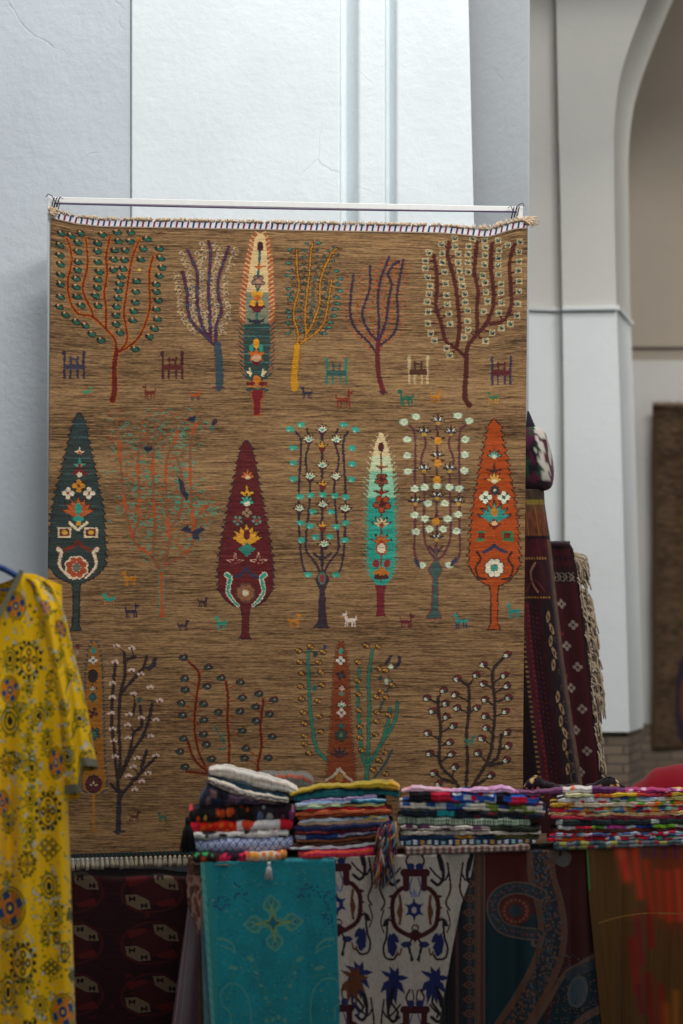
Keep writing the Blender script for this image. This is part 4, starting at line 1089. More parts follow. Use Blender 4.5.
for x, w, c in ((74, 5, 0x1c1218), (84, 9, 0x4c1620), (96, 12, 0x36141c), (109, 10, 0x241418)): p.rect(x - w / 2, 602, x + w / 2, 800, c)
for y in range(606, 800, 5):
    p.rect(76.5, y, 79.5, y + 2, 0x8a6438); p.ell(86, y, 1.3, 1.3, 0x7a2428); p.ell(96, y + 2, 1.1, 1.1, 0x6a2028); p.rect(91, y, 92, y + 2, 0x3a3a4c)
for y0, y1 in ((612, 668), (692, 775)):
    for k, y in enumerate(np.arange(y0, y1, 12)):
        p.ell(109 + (1.6 if k % 2 else -1), y + 5, 2.0, 6, 0xa08260, -16 if k % 2 else 12); p.ell(109 + (1.6 if k % 2 else -1), y + 5, .8, 3, 0x4a2420)
for y in range(640, 790, 16): p.ell(114, y, 2, 3, 0x4a4028); p.ell(114, y, 1, 1.5, 0x201418)
for y in (758, 778): p.ell(113, y, 4, 7, 0x5a4a30); p.ell(113, y, 2.8, 5.2, 0x1d1416)
p.rect(116, 540, 120, 800, 0x6a4c34); p.rect(115, 560, 116.4, 800, 0x3a3040)
n_ = field(sh, 3, 8, 9); p.C *= (.62 * np.clip(1 + .14 * n_, .5, 1.5))[..., None]
edge = np.interp(p.Y, [490, 505, 540, 600, 660, 720, 800], [543, 544, 549.5, 556, 563, 571.5, 584])
Xr = edge - (120 - p.X) * np.interp(p.Y, [490, 800], [.78, 1.0])
dr = ra - .03 - .10 * (p.Y - 490) / 310 + .010 * np.sin(p.X * .22 + 1) * np.clip((p.Y - 490) / 90, 0, 1) + .03 * np.clip((p.X - 112) / 8, 0, 1) ** 2
Pr = W(Xr, p.Y, dr); Pr = np.concatenate([Wz(Xr[:1], zt + .004, ra + .02)[:1] + np.array([0, 0, .0]), Pr + 0], 0)
low = Pr[-1:].copy(); low[..., 2] = .25; low[..., 1] -= .05; Pr = np.concatenate([Pr, low], 0); Cr = np.concatenate([p.C[:1], p.C, p.C[-1:]], 0)
tag(sheet('hanging_rug', Pr, Cr, .008, M_pile), 'tall dark red striped rug with cream diamond chain, hanging beside the tree carpet', 'rug')

# second rug further right with its fringe
p = Paint(0, 545, 60, 800, 1.6, 0x46161c)
p.rect(0, 545, 60, 549, 0x2a1216)
for y in (556, 566): [p.rect(x, y, x + 3, y + 5, 0x2a1418) for x in range(20, 60, 5)]
p.rect(0, 571, 60, 583, 0x2a1a1c)
for x in range(22, 58, 6):
    p.line([(x, 573), (x + 4, 577), (x, 581)], 1.2, 0x9a8470); p.line([(x + 4, 573), (x, 577), (x + 4, 581)], 1.2, 0x7a6a60)
for k, y in enumerate(range(604, 790, 21)):
    x = 40 + (k % 2) * 9; p.four(x, y, 4.6, 0xa08c80, 0x46161c); p.ell(x - 13, y + 9, 2, 2, 0x7a2a2c)
p.rect(56.5, 550, 60, 800, 0x2c1216); p.C *= .6
e2 = np.interp(p.Y, [545, 549, 560, 620, 700, 800], [570, 572.5, 575, 584, 592.5, 604])
X2 = e2 - (60 - p.X); d2 = ra + .055 - .08 * (p.Y - 545) / 255 + .012 * np.sin(p.X * .2)
P2 = W(X2, p.Y, d2); l2 = P2[-1:].copy(); l2[..., 2] = .2; l2[..., 1] -= .03
rug2 = empty('fringed_rug', Wz(580, .2, ra), 'dark red rug with pale fringe down its right side, behind the striped rug', 'rug')
t0_ = W(X2[:1], p.Y[:1], ra + .1); t0_[..., 2] += .012
sheet('pile', np.concatenate([t0_, P2, l2], 0), np.concatenate([p.C[:1], p.C, p.C[-1:]], 0), .009, M_pile, rug2)
b = MB(); r_ = random.Random(8)
for k in range(330):
    y = r_.choice([r_.uniform(552, 562), r_.uniform(572, 640), r_.uniform(590, 690), r_.uniform(640, 785)])
    x = float(np.interp(y, [545, 560, 620, 700, 800], [571, 574, 583, 592, 603])); L = r_.uniform(9, 32) * (1.2 if 580 < y < 690 else .8)
    dx = r_.uniform(3, 16) * (1 if y < 700 else .5)
    d0 = float(np.interp(y, [545, 800], [ra + .055, ra - .025]))
    a = W(x - 2.5, y, d0); m_ = W(x + dx * .75, y + L * .3, d0 + r_.uniform(-.02, .03)); c = W(x + dx, y + L, d0 + r_.uniform(-.03, .03))
    b.tube(spline([a, m_, c], 4), [.0034] * 8 + [.002], 4)
tag(b.build('fringe', plain_mat('fringe_wool', 0x9c8c76, .95, noise=.18, scale=50), rug2, smooth=True), 'pale beige fringe', kind='stuff')

# floral bundle lying on the rack
c0 = W(536, 459, ra + .0); nu, nv = 44, 28; V = []; C = []; q = random.Random(12)
A = np.linspace(0, 2 * math.pi, nu + 1); Bv = np.linspace(-math.pi / 2, math.pi / 2, nv); AA, BB = np.meshgrid(A, Bv)
zz = np.sign(np.sin(BB)) * np.abs(np.sin(BB)) ** .8
rx = .066 * np.cos(BB) ** .55 * (1.02 - .16 * zz); lump = 1 + .06 * np.sin(3 * AA + 2 * BB) + .05 * np.sin(5 * AA - 3 * BB)
Px = c0[0] - .004 - .012 * zz + rx * np.cos(AA) * lump; Py = c0[1] + .055 * np.cos(BB) ** .55 * np.sin(AA) * lump; Pz = c0[2] + .128 * zz
pt = Paint(0, 0, nu, nv, 1, 0xb3aca0); sh_ = AA.shape
n1 = field(sh_, 3, 3, 21); n2 = field(sh_, 2, 2, 22); Cc = np.empty((*sh_, 3)); Cc[:] = lin(0xb5aea2)
Cc[n1 > .8] = lin(0x451626); Cc[(n1 > .6) & (n2 > .8)] = lin(0x1f3f2a); Cc[n2 > 1.5] = lin(0x381830)
left = (np.cos(AA) < .1 + .12 * n2); Cc[left] = lin(0x1c131c); Cc[left & (n1 > .5)] = lin(0x4a1834); Cc[left & (n2 > .9)] = lin(0x1f3f26)
Cc[(zz < -.72)] = lin(0x2a1722); Cc[(zz < -.55) & (n1 > .3)] = lin(0x541a30)
sheet_ = sheet('floral_bundle', np.stack([Px, Py, Pz], -1)[:, ::-1], Cc[:, ::-1], .004, M_cotton)
tag(sheet_, 'white and burgundy floral cloth bundle perched on top of the striped rug', 'bundle')

b = MB(); b.tube([W(533, 444, ra), W(530.5, 428, ra), W(528, 411, ra + .01)], [.034, .022, .003], 10)
b.build('knot', plain_mat('dark_knot', 0x1c1520, .95, scale=60), sheet_, smooth=True)

# brown rug on the far wall
p = Paint(652, 404, 770, 748, 1.0, 0x4c3b2a); n1 = field(p.C.shape[:2], 5, 2, 51); n2 = field(p.C.shape[:2], 30, 8, 52)
p.C *= np.clip(1 + .2 * n1 + .12 * n2, .4, 1.6)[..., None]
p.rect(652, 404, 657, 748, 0x4a3828)
for x, y, a, b_ in ((684, 700, 9, 44), (712, 560, 26, 60), (712, 460, 20, 22)): p.ell(x, y, a, b_, 0x2a2430); p.ell(x, y, a * .5, b_ * .5, 0x5a3028)
Pf = W(p.X + .4 * np.sin(p.Y * .05), p.Y, 12.40 + .006 * np.sin(p.X * .15))
fr_ = empty('far_rug', W(711, 748, 12.36), 'brown rug hanging on the far wall beyond the white pier', 'rug')
sheet('pile', Pf, p.C, .012, M_pile, fr_)
b = MB(); r_ = random.Random(2)
for x in np.arange(653, 770, 1.1):
    b.tube([W(x, 405.5, 12.352), W(x + r_.uniform(-1, 1), 401.5 + r_.uniform(-1, 1.2), 12.35)], [.006, .003], 4)
tag(b.build('fringe', plain_mat('far_fringe', 0x8a7660, .95), fr_, smooth=True), kind='stuff')


# ------------------------------------------------------------------ the stall table
ZT = .722
ztx = lambda px: ZT + .0132 * ((np.asarray(px, float) - CX) * d_table(px) / F + .51)     # the ground slopes a little
TD = .74
def tp(px, z, back=0.0):
    d = float(d_table(px)); q = Wz(px, z, d); n = np.array([-.291, .957, 0])   # into the table
    return q + n * back
table = empty('trestle_table', tp(450, 0, .35), 'long wooden stall table hidden under hanging shawls and piles of scarves', 'table')
d_back = line_d(8.348 + 1.0455 * TD, .304)
b = MB(); cs = [tp(193, 0, .004), tp(835, 0, .004), Wz(835, 0, float(d_back(835))), Wz(207, 0, float(d_back(207)))]
zs_ = [float(ztx(px)) for px in (193, 835, 835, 207)]
b.hexa([c + (0, 0, z - .035) for c, z in zip(cs, zs_)], [c + (0, 0, z) for c, z in zip(cs, zs_)]); b.build('tabletop', M_wood, table, bevel=.004)
for px, bk in ((212, .08), (240, TD - .08), (815, .08), (815, TD - .08), (510, .08), (510, TD - .08)):
    b = MB(); q = tp(px, 0, bk); b.bar(q, q + (0, 0, ZT - .03), .055, .055); b.build('leg', M_wood, table, bevel=.004)
b = MB()
for bk in (.1, TD - .1): b.bar(tp(215 if bk < .3 else 240, ZT - .075, bk), tp(812, ZT - .075, bk), .025, .08)
b.build('apron', M_wood, table, bevel=.003)
NT = np.array([-.291, .957, 0])


def hang(p, layer, folds, ye, zlow=.05, right=None, left=None):
    """a cloth laid on the table and hanging over its front; rows above ye lie on the top"""
    X, Y = p.X.copy(), p.Y
    h = np.clip((Y - ye) / (1085 - ye), 0, 1)
    lf = np.zeros_like(X) if left is None else left(Y)
    e = np.zeros_like(X)
    if right is not None:
        R = right(Y); over = X > R
        e = np.where(over, .012 + .05 * np.clip((X - R) / 20, 0, 1), 0) + np.where(~over, -.014 * np.exp(-(R - X) / 9), 0)
        X = np.where(over, R - .35 * (X - R), X)
    X = X + lf
    f_ = folds(X, Y) * np.clip(h * 3 + .05, 0, 1)
    d = d_table(X) - .010 - .0045 * layer - np.abs(f_) + e * np.clip(h * 5, 0, 1) * .25
    z = pz(Y, d)
    z0 = ztx(X) + .0025 + .003 * layer
    flat = Y < ye
    P = Wz(X, np.minimum(z, z0), d)
    bk = np.clip((ye - Y) / (ye - p.y0), 0, 1) * .3
    Q = Wz(X, z0 * np.ones_like(X), d_table(X) - .004 - .0045 * layer + bk)
    return np.where(flat[..., None], Q, P)


YE = lambda px: 640 + (CAMZ - float(ztx(px)) - .004) * F / float(d_table(px))
# ---- dark blue-brown paisley shawl (behind)
p = Paint(446, 838, 606, 1090, 1.6, 0x421c18); p.gain = 1.4
p.rect(446, 838, 485, 1090, 0x241e1e)
p.T(440, 830, 4.018)
p.rect(0, 60, 140, 1100, 0x25262a); p.rect(0, 60, 60, 1100, 0x1c1a1c); p.rect(62, 60, 72, 1100, 0x4a2a28)
for y in range(100, 1000, 58):
    p.poly([(88, y), (118, y - 20), (148, y), (118, y + 20)], 0x5a3c2c); p.ell(118, y, 12, 10, 0x2a2c30); p.ell(118, y, 5, 5, 0x6a3a2c); p.ell(118, y + 29, 10, 8, 0x3a3436)
p.rect(138, 60, 182, 1100, 0x4c382e)
for y in range(62, 1040, 11): p.rect(150, y, 164, y + 7, 0x6a4030)
p.rect(176, 60, 182, 1100, 0x5a4a48)
p.rect(184, 335, 420, 1100, 0x12262b); p.poly([(184, 60), (360, 60), (360, 340), (184, 330)], 0x461a17)
# teal ground below
p.poly([(400, 440), (370, 560), (300, 700), (230, 790), (184, 790), (184, 335), (215, 350), (260, 400), (330, 430)], 0x12272d)
p.poly([(500, 560), (640, 480), (640, 1040), (350, 1040), (420, 800)], 0x16252a)
main = [(402, 40), (405, 120), (412, 200), (440, 300), (452, 400), (440, 500), (400, 600), (345, 700), (285, 790), (230, 880)]
p.curve(main, 110, 0x4f4038, 130); p.curve(main, 96, 0x5a3a2a, 116); p.curve(main, 62, 0x25292e, 76)
Qm = spline(main, 14); q_ = random.Random(3)
for x, y in Qm[::1]:
    for k in range(5):
        o = q_.uniform(-44, 44); p.ell(x + o, y + q_.uniform(-8, 8), 6, 4, q_.choice([0x5a3528, 0x3c464e, 0x2a343c, 0x4a3a30, 0x664632]), q_.uniform(0, 180))
cur = [(405, 260), (340, 235), (265, 240), (218, 280), (215, 335), (250, 390), (320, 412), (395, 420)]
p.curve(cur, 52, 0x54453e); p.curve(cur, 38, 0x2b2f34)
for x, y in spline(cur, 8): p.ell(x + q_.uniform(-10, 10), y + q_.uniform(-10, 10), 6, 4, q_.choice([0x55352c, 0x3c464e]), q_.uniform(0, 180))
p.ell(303, 325, 62, 58, 0x4c211a)
for k in range(16):
    a = k * math.pi / 8; p.ell(303 + 46 * math.cos(a), 325 + 44 * math.sin(a), 7, 7, 0x6a4030)
p.ell(303, 325, 30, 28, 0x35302f); p.ell(303, 325, 18, 18, 0x26343c)
p.curve([(395, 420), (410, 440), (400, 465), (375, 462), (372, 445)], 14, 0x54453e)
p.curve([(465, 80), (468, 120), (500, 135), (515, 112), (500, 95)], 26, 0x504840); p.ell(492, 125, 24, 22, 0x55504a)
p.curve([(640, 490), (560, 540), (500, 580), (440, 680), (380, 780), (330, 900)], 18, 0x5a4236)
p.curve([(640, 530), (570, 560), (520, 585)], 40, 0x30343a); p.ell(552, 650, 40, 66, 0x4a4c4c, 10); p.ell(552, 650, 30, 52, 0x3a464c, 10)
p.curve([(640, 720), (560, 770), (500, 860)], 30, 0x5a4236)
for k in range(260):
    x, y = q_.uniform(430, 640), q_.uniform(500, 900); p.ell(x, y, 4, 3, q_.choice([0x4a3c34, 0x2c3a40, 0x5a3a2c]))
p.gain = 1
dk = lambda X, Y: .010 * np.sin(X * .11 + .4) + .006 * np.sin(X * .23)
P = hang(p, 0, dk, YE(520))
tag(sheet('paisley_shawl', P, p.C, .002, M_cotton), 'dark brown and navy paisley shawl hanging from table, between white ikat and orange cloths', 'shawl', None)

# ---- orange-red sheer cloth
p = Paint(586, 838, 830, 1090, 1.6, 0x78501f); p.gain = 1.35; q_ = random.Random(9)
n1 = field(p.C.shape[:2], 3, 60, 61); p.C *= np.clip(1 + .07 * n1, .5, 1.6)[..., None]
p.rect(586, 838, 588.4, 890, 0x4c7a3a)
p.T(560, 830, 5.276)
p.soft([(600, 150), (640, 420)], 230, 0x92300f, .75); p.soft([(780, 150), (800, 420)], 230, 0x92300f, .75)  # broad red glow of light through the cloth, put into its colour
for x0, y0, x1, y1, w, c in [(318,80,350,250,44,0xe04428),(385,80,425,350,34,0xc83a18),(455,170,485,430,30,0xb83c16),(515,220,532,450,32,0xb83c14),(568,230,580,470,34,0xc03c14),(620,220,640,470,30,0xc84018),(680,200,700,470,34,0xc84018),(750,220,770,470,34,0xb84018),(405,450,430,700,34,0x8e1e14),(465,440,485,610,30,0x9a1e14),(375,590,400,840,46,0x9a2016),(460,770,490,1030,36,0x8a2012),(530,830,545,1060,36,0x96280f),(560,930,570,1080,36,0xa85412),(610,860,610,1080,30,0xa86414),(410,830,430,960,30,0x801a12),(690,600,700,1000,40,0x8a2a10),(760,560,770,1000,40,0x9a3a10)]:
    p.soft([(x0, y0), (x1, y1)], w * 1.35, c, .95)  # streaks of light coming through the cloth, painted as stripes
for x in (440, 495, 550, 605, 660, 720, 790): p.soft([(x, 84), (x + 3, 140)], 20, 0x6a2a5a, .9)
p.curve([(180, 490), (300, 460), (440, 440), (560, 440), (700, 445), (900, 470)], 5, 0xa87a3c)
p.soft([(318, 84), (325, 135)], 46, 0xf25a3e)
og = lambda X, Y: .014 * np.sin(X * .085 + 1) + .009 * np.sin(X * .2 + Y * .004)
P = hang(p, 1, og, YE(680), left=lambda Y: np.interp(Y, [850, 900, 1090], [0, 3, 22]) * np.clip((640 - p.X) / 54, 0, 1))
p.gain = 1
tag(sheet('sheer_scarf', P, p.C, .0018, M_sheer), 'sheer rust cloth with painted-in orange light streaks hanging at the right end of the stall', 'scarf')

# ---- white ikat cloth with navy and brown figures
p = Paint(328, 838, 494, 1090, 1.8, 0xbdb0a2); n1 = field(p.C.shape[:2], 2, 5, 71); p.C *= np.clip(1 + .06 * n1, .8, 1.2)[..., None]
p.T(320, 830, 4.018); br, nv, bn, bk = 0x451a1e, 0x252c5e, 0x6a3c24, 0x261c24
def palm(x, y, c, st):
    p.line([(x - 6, y + 90), (x - 12, y + 130), (x + 18, y + 170), (x + 8, y + 188)], 10, st)
    for tx, ty, w_ in ((-60, 0, 10), (-60, 92, 15), (-34, 140, 16), (8, 142, 16), (46, 96, 15), (62, 30, 12), (18, -16, 11), (-20, -18, 11)):
        L = math.hypot(tx, ty - 30); nx_, ny_ = -(ty - 30) / L, tx / L
        mx_, my_ = x + tx * .5 + nx_ * 4, y + 30 + (ty - 30) * .45
        p.poly([(x, y + 30), (mx_ + nx_ * w_, my_ + ny_ * w_), (x + tx, y + ty), (mx_ - nx_ * w_, my_ - ny_ * w_)], c)
    p.ell(x, y + 32, 24, 30, c)


def ikat(cx, y0):
    # lantern medallion
    p.line([(cx - 40, y0), (cx + 48, y0)], 32, br); p.line([(cx - 32, y0), (cx - 32, y0 + 62)], 26, br); p.line([(cx + 40, y0), (cx + 40, y0 + 62)], 26, br)
    for s_ in (-1, 1):
        c_ = cx + 4
        p.curve([(c_ + s_ * 30, y0 + 58), (c_ + s_ * 62, y0 + 68), (c_ + s_ * 88, y0 + 105), (c_ + s_ * 92, y0 + 160), (c_ + s_ * 80, y0 + 215), (c_ + s_ * 40, y0 + 245), (c_, y0 + 262)], 19, br)
        for a in (95, 140, 190): p.poly([(c_ + s_ * 92, y0 + a - 10), (c_ + s_ * 112, y0 + a), (c_ + s_ * 92, y0 + a + 10)], br)
        p.curve([(c_ + s_ * 62, y0 + 92), (c_ + s_ * 56, y0 + 150), (c_ + s_ * 62, y0 + 205)], 11, bn)
        p.poly([(c_ + s_ * 60, y0 + 110), (c_ + s_ * 74, y0 + 160), (c_ + s_ * 60, y0 + 200), (c_ + s_ * 50, y0 + 155)], bn)
        p.curve([(c_ + s_ * 12, y0 + 20), (c_ + s_ * 22, y0 + 60), (c_ + s_ * 14, y0 + 95)], 6, 0x55598a)
        # scroll and stalk below
        p.curve([(c_ + s_ * 112, y0 + 190), (c_ + s_ * 118, y0 + 260), (c_ + s_ * 130, y0 + 300), (c_ + s_ * 122, y0 + 340), (c_ + s_ * 90, y0 + 348), (c_ + s_ * 74, y0 + 330)], 9, bk)
        p.poly([(c_ + s_ * 70, y0 + 300), (c_ + s_ * 95, y0 + 250), (c_ + s_ * 108, y0 + 240), (c_ + s_ * 112, y0 + 320), (c_ + s_ * 92, y0 + 335)], nv)
        p.poly([(c_ + s_ * 22, y0 + 290), (c_ + s_ * 48, y0 + 278), (c_ + s_ * 60, y0 + 288), (c_ + s_ * 44, y0 + 302)], nv)
        p.curve([(c_ + s_ * 55, y0 + 305), (c_ + s_ * 62, y0 + 330), (c_ + s_ * 74, y0 + 318)], 7, bn)
        p.curve([(c_ + s_ * 16, y0 + 355), (c_ + s_ * 20, y0 + 310), (c_ + s_ * 30, y0 + 290)], 7, bk)
        # side column between medallions
        p.curve([(c_ + s_ * 130, y0 - 40), (c_ + s_ * 142, y0 + 60), (c_ + s_ * 124, y0 + 118), (c_ + s_ * 138, y0 + 150)], 8, br)
        p.curve([(c_ + s_ * 85, y0 - 90), (c_ + s_ * 108, y0 - 40), (c_ + s_ * 112, y0 + 20), (c_ + s_ * 92, y0 + 48), (c_ + s_ * 66, y0 + 30)], 13, bk)
        p.poly([(c_ + s_ * 80, y0 - 90), (c_ + s_ * 104, y0 - 60), (c_ + s_ * 118, y0 + 10), (c_ + s_ * 100, y0 - 10)], bk)
        p.curve([(c_ + s_ * 22, y0 - 80), (c_ + s_ * 36, y0 - 50), (c_ + s_ * 28, y0 - 25)], 8, br)
        p.ell(c_ + s_ * 18, y0 - 25, 16, 14, nv)
    for s_ in (-1, 1):
        c_ = cx + 4
        p.poly([(c_ + s_ * 118, y0 + 215), (c_ + s_ * 100, y0 + 175), (c_ + s_ * 126, y0 + 190), (c_ + s_ * 134, y0 + 215)], bk); p.curve([(c_ + s_ * 128, y0 + 150), (c_ + s_ * 140, y0 + 200), (c_ + s_ * 128, y0 + 240)], 6, br)
        p.ell(c_ + s_ * 34, y0 + 288, 20, 13, nv); p.ell(c_ + s_ * 96, y0 + 292, 18, 44, nv, s_ * 8); p.ell(c_ + s_ * 80, y0 + 262, 10, 22, nv, s_ * 30); p.curve([(c_ + s_ * 12, y0 + 262), (c_ + s_ * 26, y0 + 300), (c_ + s_ * 10, y0 + 350)], 8, bk); p.curve([(c_ + s_ * 60, y0 - 20), (c_ + s_ * 84, y0 + 8), (c_ + s_ * 116, y0 + 30), (c_ + s_ * 134, y0 + 5)], 8, bk)
    for k in range(6):
        a = k * math.pi / 3 + .5; p.poly([(cx + 14 * math.cos(a + 1.2), y0 + 148 + 14 * math.sin(a + 1.2)), (cx + 46 * math.cos(a), y0 + 148 + 50 * math.sin(a)), (cx + 14 * math.cos(a - 1.2), y0 + 148 + 14 * math.sin(a - 1.2))], nv)
    p.ell(cx, y0 + 148, 26, 28, nv); p.ell(cx, y0 + 150, 10, 13, 0xb8aca8); p.poly([(cx - 18, y0 + 98), (cx, y0 + 60), (cx + 18, y0 + 98)], 0x8a8aa8)
    p.poly([(cx - 26, y0 + 245), (cx + 4, y0 + 225), (cx + 34, y0 + 245), (cx + 4, y0 + 280)], br); p.ell(cx + 4, y0 + 222, 16, 16, br, ring=.6)
    for s_, c in ((-1, nv), (1, nv)):
        x = cx + 4 + s_ * 76 - (10 if s_ < 0 else -4); palm(x, y0 + 392, c, bk)
    p.curve([(cx - 8, y0 + 470), (cx - 2, y0 + 500), (cx - 8, y0 + 530)], 6, br); p.curve([(cx + 16, y0 + 470), (cx + 10, y0 + 500), (cx + 16, y0 + 530)], 6, br)
ikat(378, 172); ikat(62, 150); ikat(700, 172); ikat(378, 722); ikat(62, 715)
palm(128, 562, bn, nv)
rt = lambda Y: np.interp(Y, [840, 855, 880, 905, 950, 1000, 1090], [476, 474.5, 470, 461, 452, 443, 428])
ik = lambda X, Y: .006 * np.sin(X * .09) + .004 * np.sin(X * .21 + 2)
P = hang(p, 2, ik, YE(405), right=rt, left=lambda Y: np.interp(Y, [850, 1090], [0, 7]) * np.clip((400 - p.X) / 70, 0, 1))
tag(sheet('ikat_cloth', P, p.C, .002, M_cotton), 'white cloth with navy, brown and maroon ikat medallions hanging beside the teal shawl', 'cloth')

# ---- teal shawl
p = Paint(200, 838, 336, 1090, 1.8, 0x068a94); n1 = field(p.C.shape[:2], 3, 2, 81); n2 = field(p.C.shape[:2], 24, 24, 82)
p.C *= np.clip(1 + .07 * n1 + .05 * n2, .6, 1.4)[..., None]
p.T(170, 840, 3.794); lt, mt, bl = 0x55998c, 0x2a8780, 0x0f5a7a
p.rect(112, 0, 150, 1000, 0x1d8480)
for y in range(40, 1000, 8): p.line([(114, y), (128, y + 1)], 3, 0x6fb0a8)
q_ = random.Random(6)
for k in range(620):
    x, y = q_.uniform(150, 630), q_.uniform(70, 900); p.ell(x, y, q_.uniform(1.5, 4), q_.uniform(1.5, 3), q_.choice([bl, bl, mt, 0x5aa090, 0x7a9a5a]))
for x, y, r in ((240,200,40),(510,185,34),(170,240,26),(590,220,36),(590,300,26)):
    for k in range(14): p.ell(x + q_.gauss(0, r * .6), y + q_.gauss(0, r * .6), 5, 5, bl)
for a in (0, 90, 180, 270):
    c, s_ = math.cos(math.radians(a - 4)), math.sin(math.radians(a - 4)); L = 1.08 if a in (0, 180) else 1
    def R(u, v): return (386 + (c * u - s_ * v) * L, 315 + (s_ * u + c * v))
    p.line([R(20, 0), R(60, 0)], 30, lt); p.poly([R(42, -20), R(58, -36), R(80, -32), R(112, 0), R(80, 32), R(58, 36), R(42, 20)], lt)
    p.poly([R(54, -14), R(64, -26), R(78, -22), R(100, 0), R(78, 22), R(64, 26), R(54, 14)], mt); p.ell(*R(76, 0), 11, 13, lt); p.ell(*R(80, 0), 5, 6, bl); p.line([R(46, 0), R(62, 0)], 8, 0x8aa04e)
p.poly([(386,268),(400,302),(432,315),(400,328),(386,362),(372,328),(340,315),(372,302)], 0x84964c); p.poly([(386,285),(396,306),(416,315),(396,324),(386,345),(376,324),(356,315),(376,306)], 0x0f6a74)
def pais(cx, y0, s_):
    o = [(cx + s_ * x, y0 + y) for x, y in ((20,0),(60,5),(95,50),(108,120),(100,190),(70,240))]
    p.curve(o, 5, lt, 4); p.curve([(cx + s_ * x, y0 + y) for x, y in ((20,0),(-15,35),(-10,80),(18,110),(20,160))], 4.5, lt); p.curve([(cx + s_ * x, y0 + y) for x, y in ((25,30),(52,55),(66,110),(60,170),(40,220))], 4, mt)
    for k in range(5): p.ell(cx + s_ * (20 + k * 6), y0 + 55 + k * 32, 9, 6, mt, 30 * s_)
pais(178, 545, 1); pais(632, 525, -1)
for s_, x0 in ((1, 165), (-1, 615)):
    p.curve([(x0, 375), (x0 + s_ * 30, 378), (x0 + s_ * 58, 400), (x0 + s_ * 66, 430)], 10, lt, 5); p.curve([(x0 + s_ * 10, 400), (x0 + s_ * 40, 410), (x0 + s_ * 66, 430)], 5, lt)
    for k in range(7): p.ell(x0 + s_ * (140 + k * 9), 480 + k * 24, 9, 6, lt if k % 2 else mt, 40 * s_); p.ell(x0 + s_ * (158 + k * 8), 492 + k * 22, 6, 5, mt)
    p.ell(x0 + s_ * 55, 485, 20, 8, lt, 12 * s_); p.ell(x0 + s_ * 55, 515, 20, 6, mt, -12 * s_); p.ell(x0 + s_ * 128, 452, 16, 9, lt, 30 * s_)
p.curve([(170, 130), (260, 110), (330, 130), (386, 110), (450, 130), (520, 105), (610, 125)], 3, mt)
for k in range(9): p.ell(340 + k * 12, 680 + 8 * math.sin(k), 7, 9, lt if k % 2 else mt)
tl = lambda X, Y: .005 * np.sin(X * .07 + .6) + .012 * np.exp(-((X - 204) / 8) ** 2)
P = hang(p, 3, tl, YE(268), left=lambda Y: np.interp(Y, [860, 1024, 1090], [0, 11, 15]) * np.clip((300 - p.X) / 100, 0, 1) + np.interp(Y, [860, 1024], [-1, 4]) * np.clip((p.X - 260) / 76, 0, 1))
tag(sheet('teal_shawl', P, p.C, .002, M_silk), 'teal shawl woven with a pale four-lobed cross and paisleys, hanging at left of table', 'shawl')

# ---- cloths falling over the table's left end
def end_cloth(xa, xb, y0, y1, d0, d1, base, seed, spots=None, flare=0, r=2.0, name='', label='', mat=None, fold=.012):
    p = Paint(0, y0, 40, y1, r, base); n = field(p.C.shape[:2], 4, 10, seed); p.C *= np.clip(1 + .1 * n, .5, 1.5)[..., None]
    if spots: spots(p)
    t = (p.Y - y0) / (y1 - y0); u = p.X / 40
    X = xa(p.Y) + (xb(p.Y) - xa(p.Y)) * u
    d = d0 + (d1 - d0) * (1 - u) + fold * np.sin(u * 9 + 1) * np.clip(t * 2, 0, 1)
    P = W(X, p.Y, d)
    top = tp(214, ZT + .004 + .002 * seed % .004, 0)
    k = 6; lip = []
    for j in range(k):
        s_ = (k - j) / k; row = P[0].copy(); row[:, 0] += s_ * .09; row[:, 2] = ztx(200) + .0012 + .0012 * (seed % 3); row[:, 1] = row[:, 1]; lip.append(row)
    P = np.concatenate([np.array(lip), P], 0); C = np.concatenate([np.repeat(p.C[:1], k, 0), p.C], 0)
    return tag(sheet(name, P, C, .002, mat or M_cotton), label, 'cloth')
I = np.interp
def ms(p):
    for x in (3, 9): p.line([(x, 880), (x, 1090)], 1.6 if x < 5 else .8, 0x9a6a76)
end_cloth(lambda Y: I(Y, [868, 900, 930, 1024, 1090], [191, 189, 185, 172, 163]), lambda Y: I(Y, [868, 1090], [205, 214]), 868, 1090, 8.21, 8.42, 0x4c323e, 3, ms, name='mauve_cloth', label='plum and mauve cloth falling over the left end of the table', mat=M_silk, fold=.02)
def bs(p):
    q = random.Random(2)
    for k in range(46): p.ell(q.uniform(0, 24) if q.random() < .7 else q.uniform(0, 40), q.uniform(862, 935), q.uniform(2, 6), q.uniform(2, 5), q.choice([0x5a2c1e, 0x7a4430, 0x6a3526]))
end_cloth(lambda Y: I(Y, [862, 880, 905, 935], [190, 186.5, 188, 198]), lambda Y: I(Y, [862, 935], [203, 206]), 862, 935, 8.19, 8.3, 0xb58c7a, 4, bs, name='beige_scarf', label='small beige and brown scarf end at the table corner left of the teal shawl', fold=.006)
end_cloth(lambda Y: I(Y, [862, 930, 1090], [200, 201, 206]), lambda Y: I(Y, [862, 1090], [212, 224]), 862, 1090, 8.205, 8.215, 0x5f8794, 5, None, name='blue_lining_cloth', label='pale blue cloth edge hanging behind the left border of the teal shawl', fold=.002)


# ------------------------------------------------------------------ piles of folded cloths
RN = np.random.default_rng(19)
pick = lambda pal, k: [lin(c) for c in (pal if isinstance(pal, (list, tuple)) else [pal])]


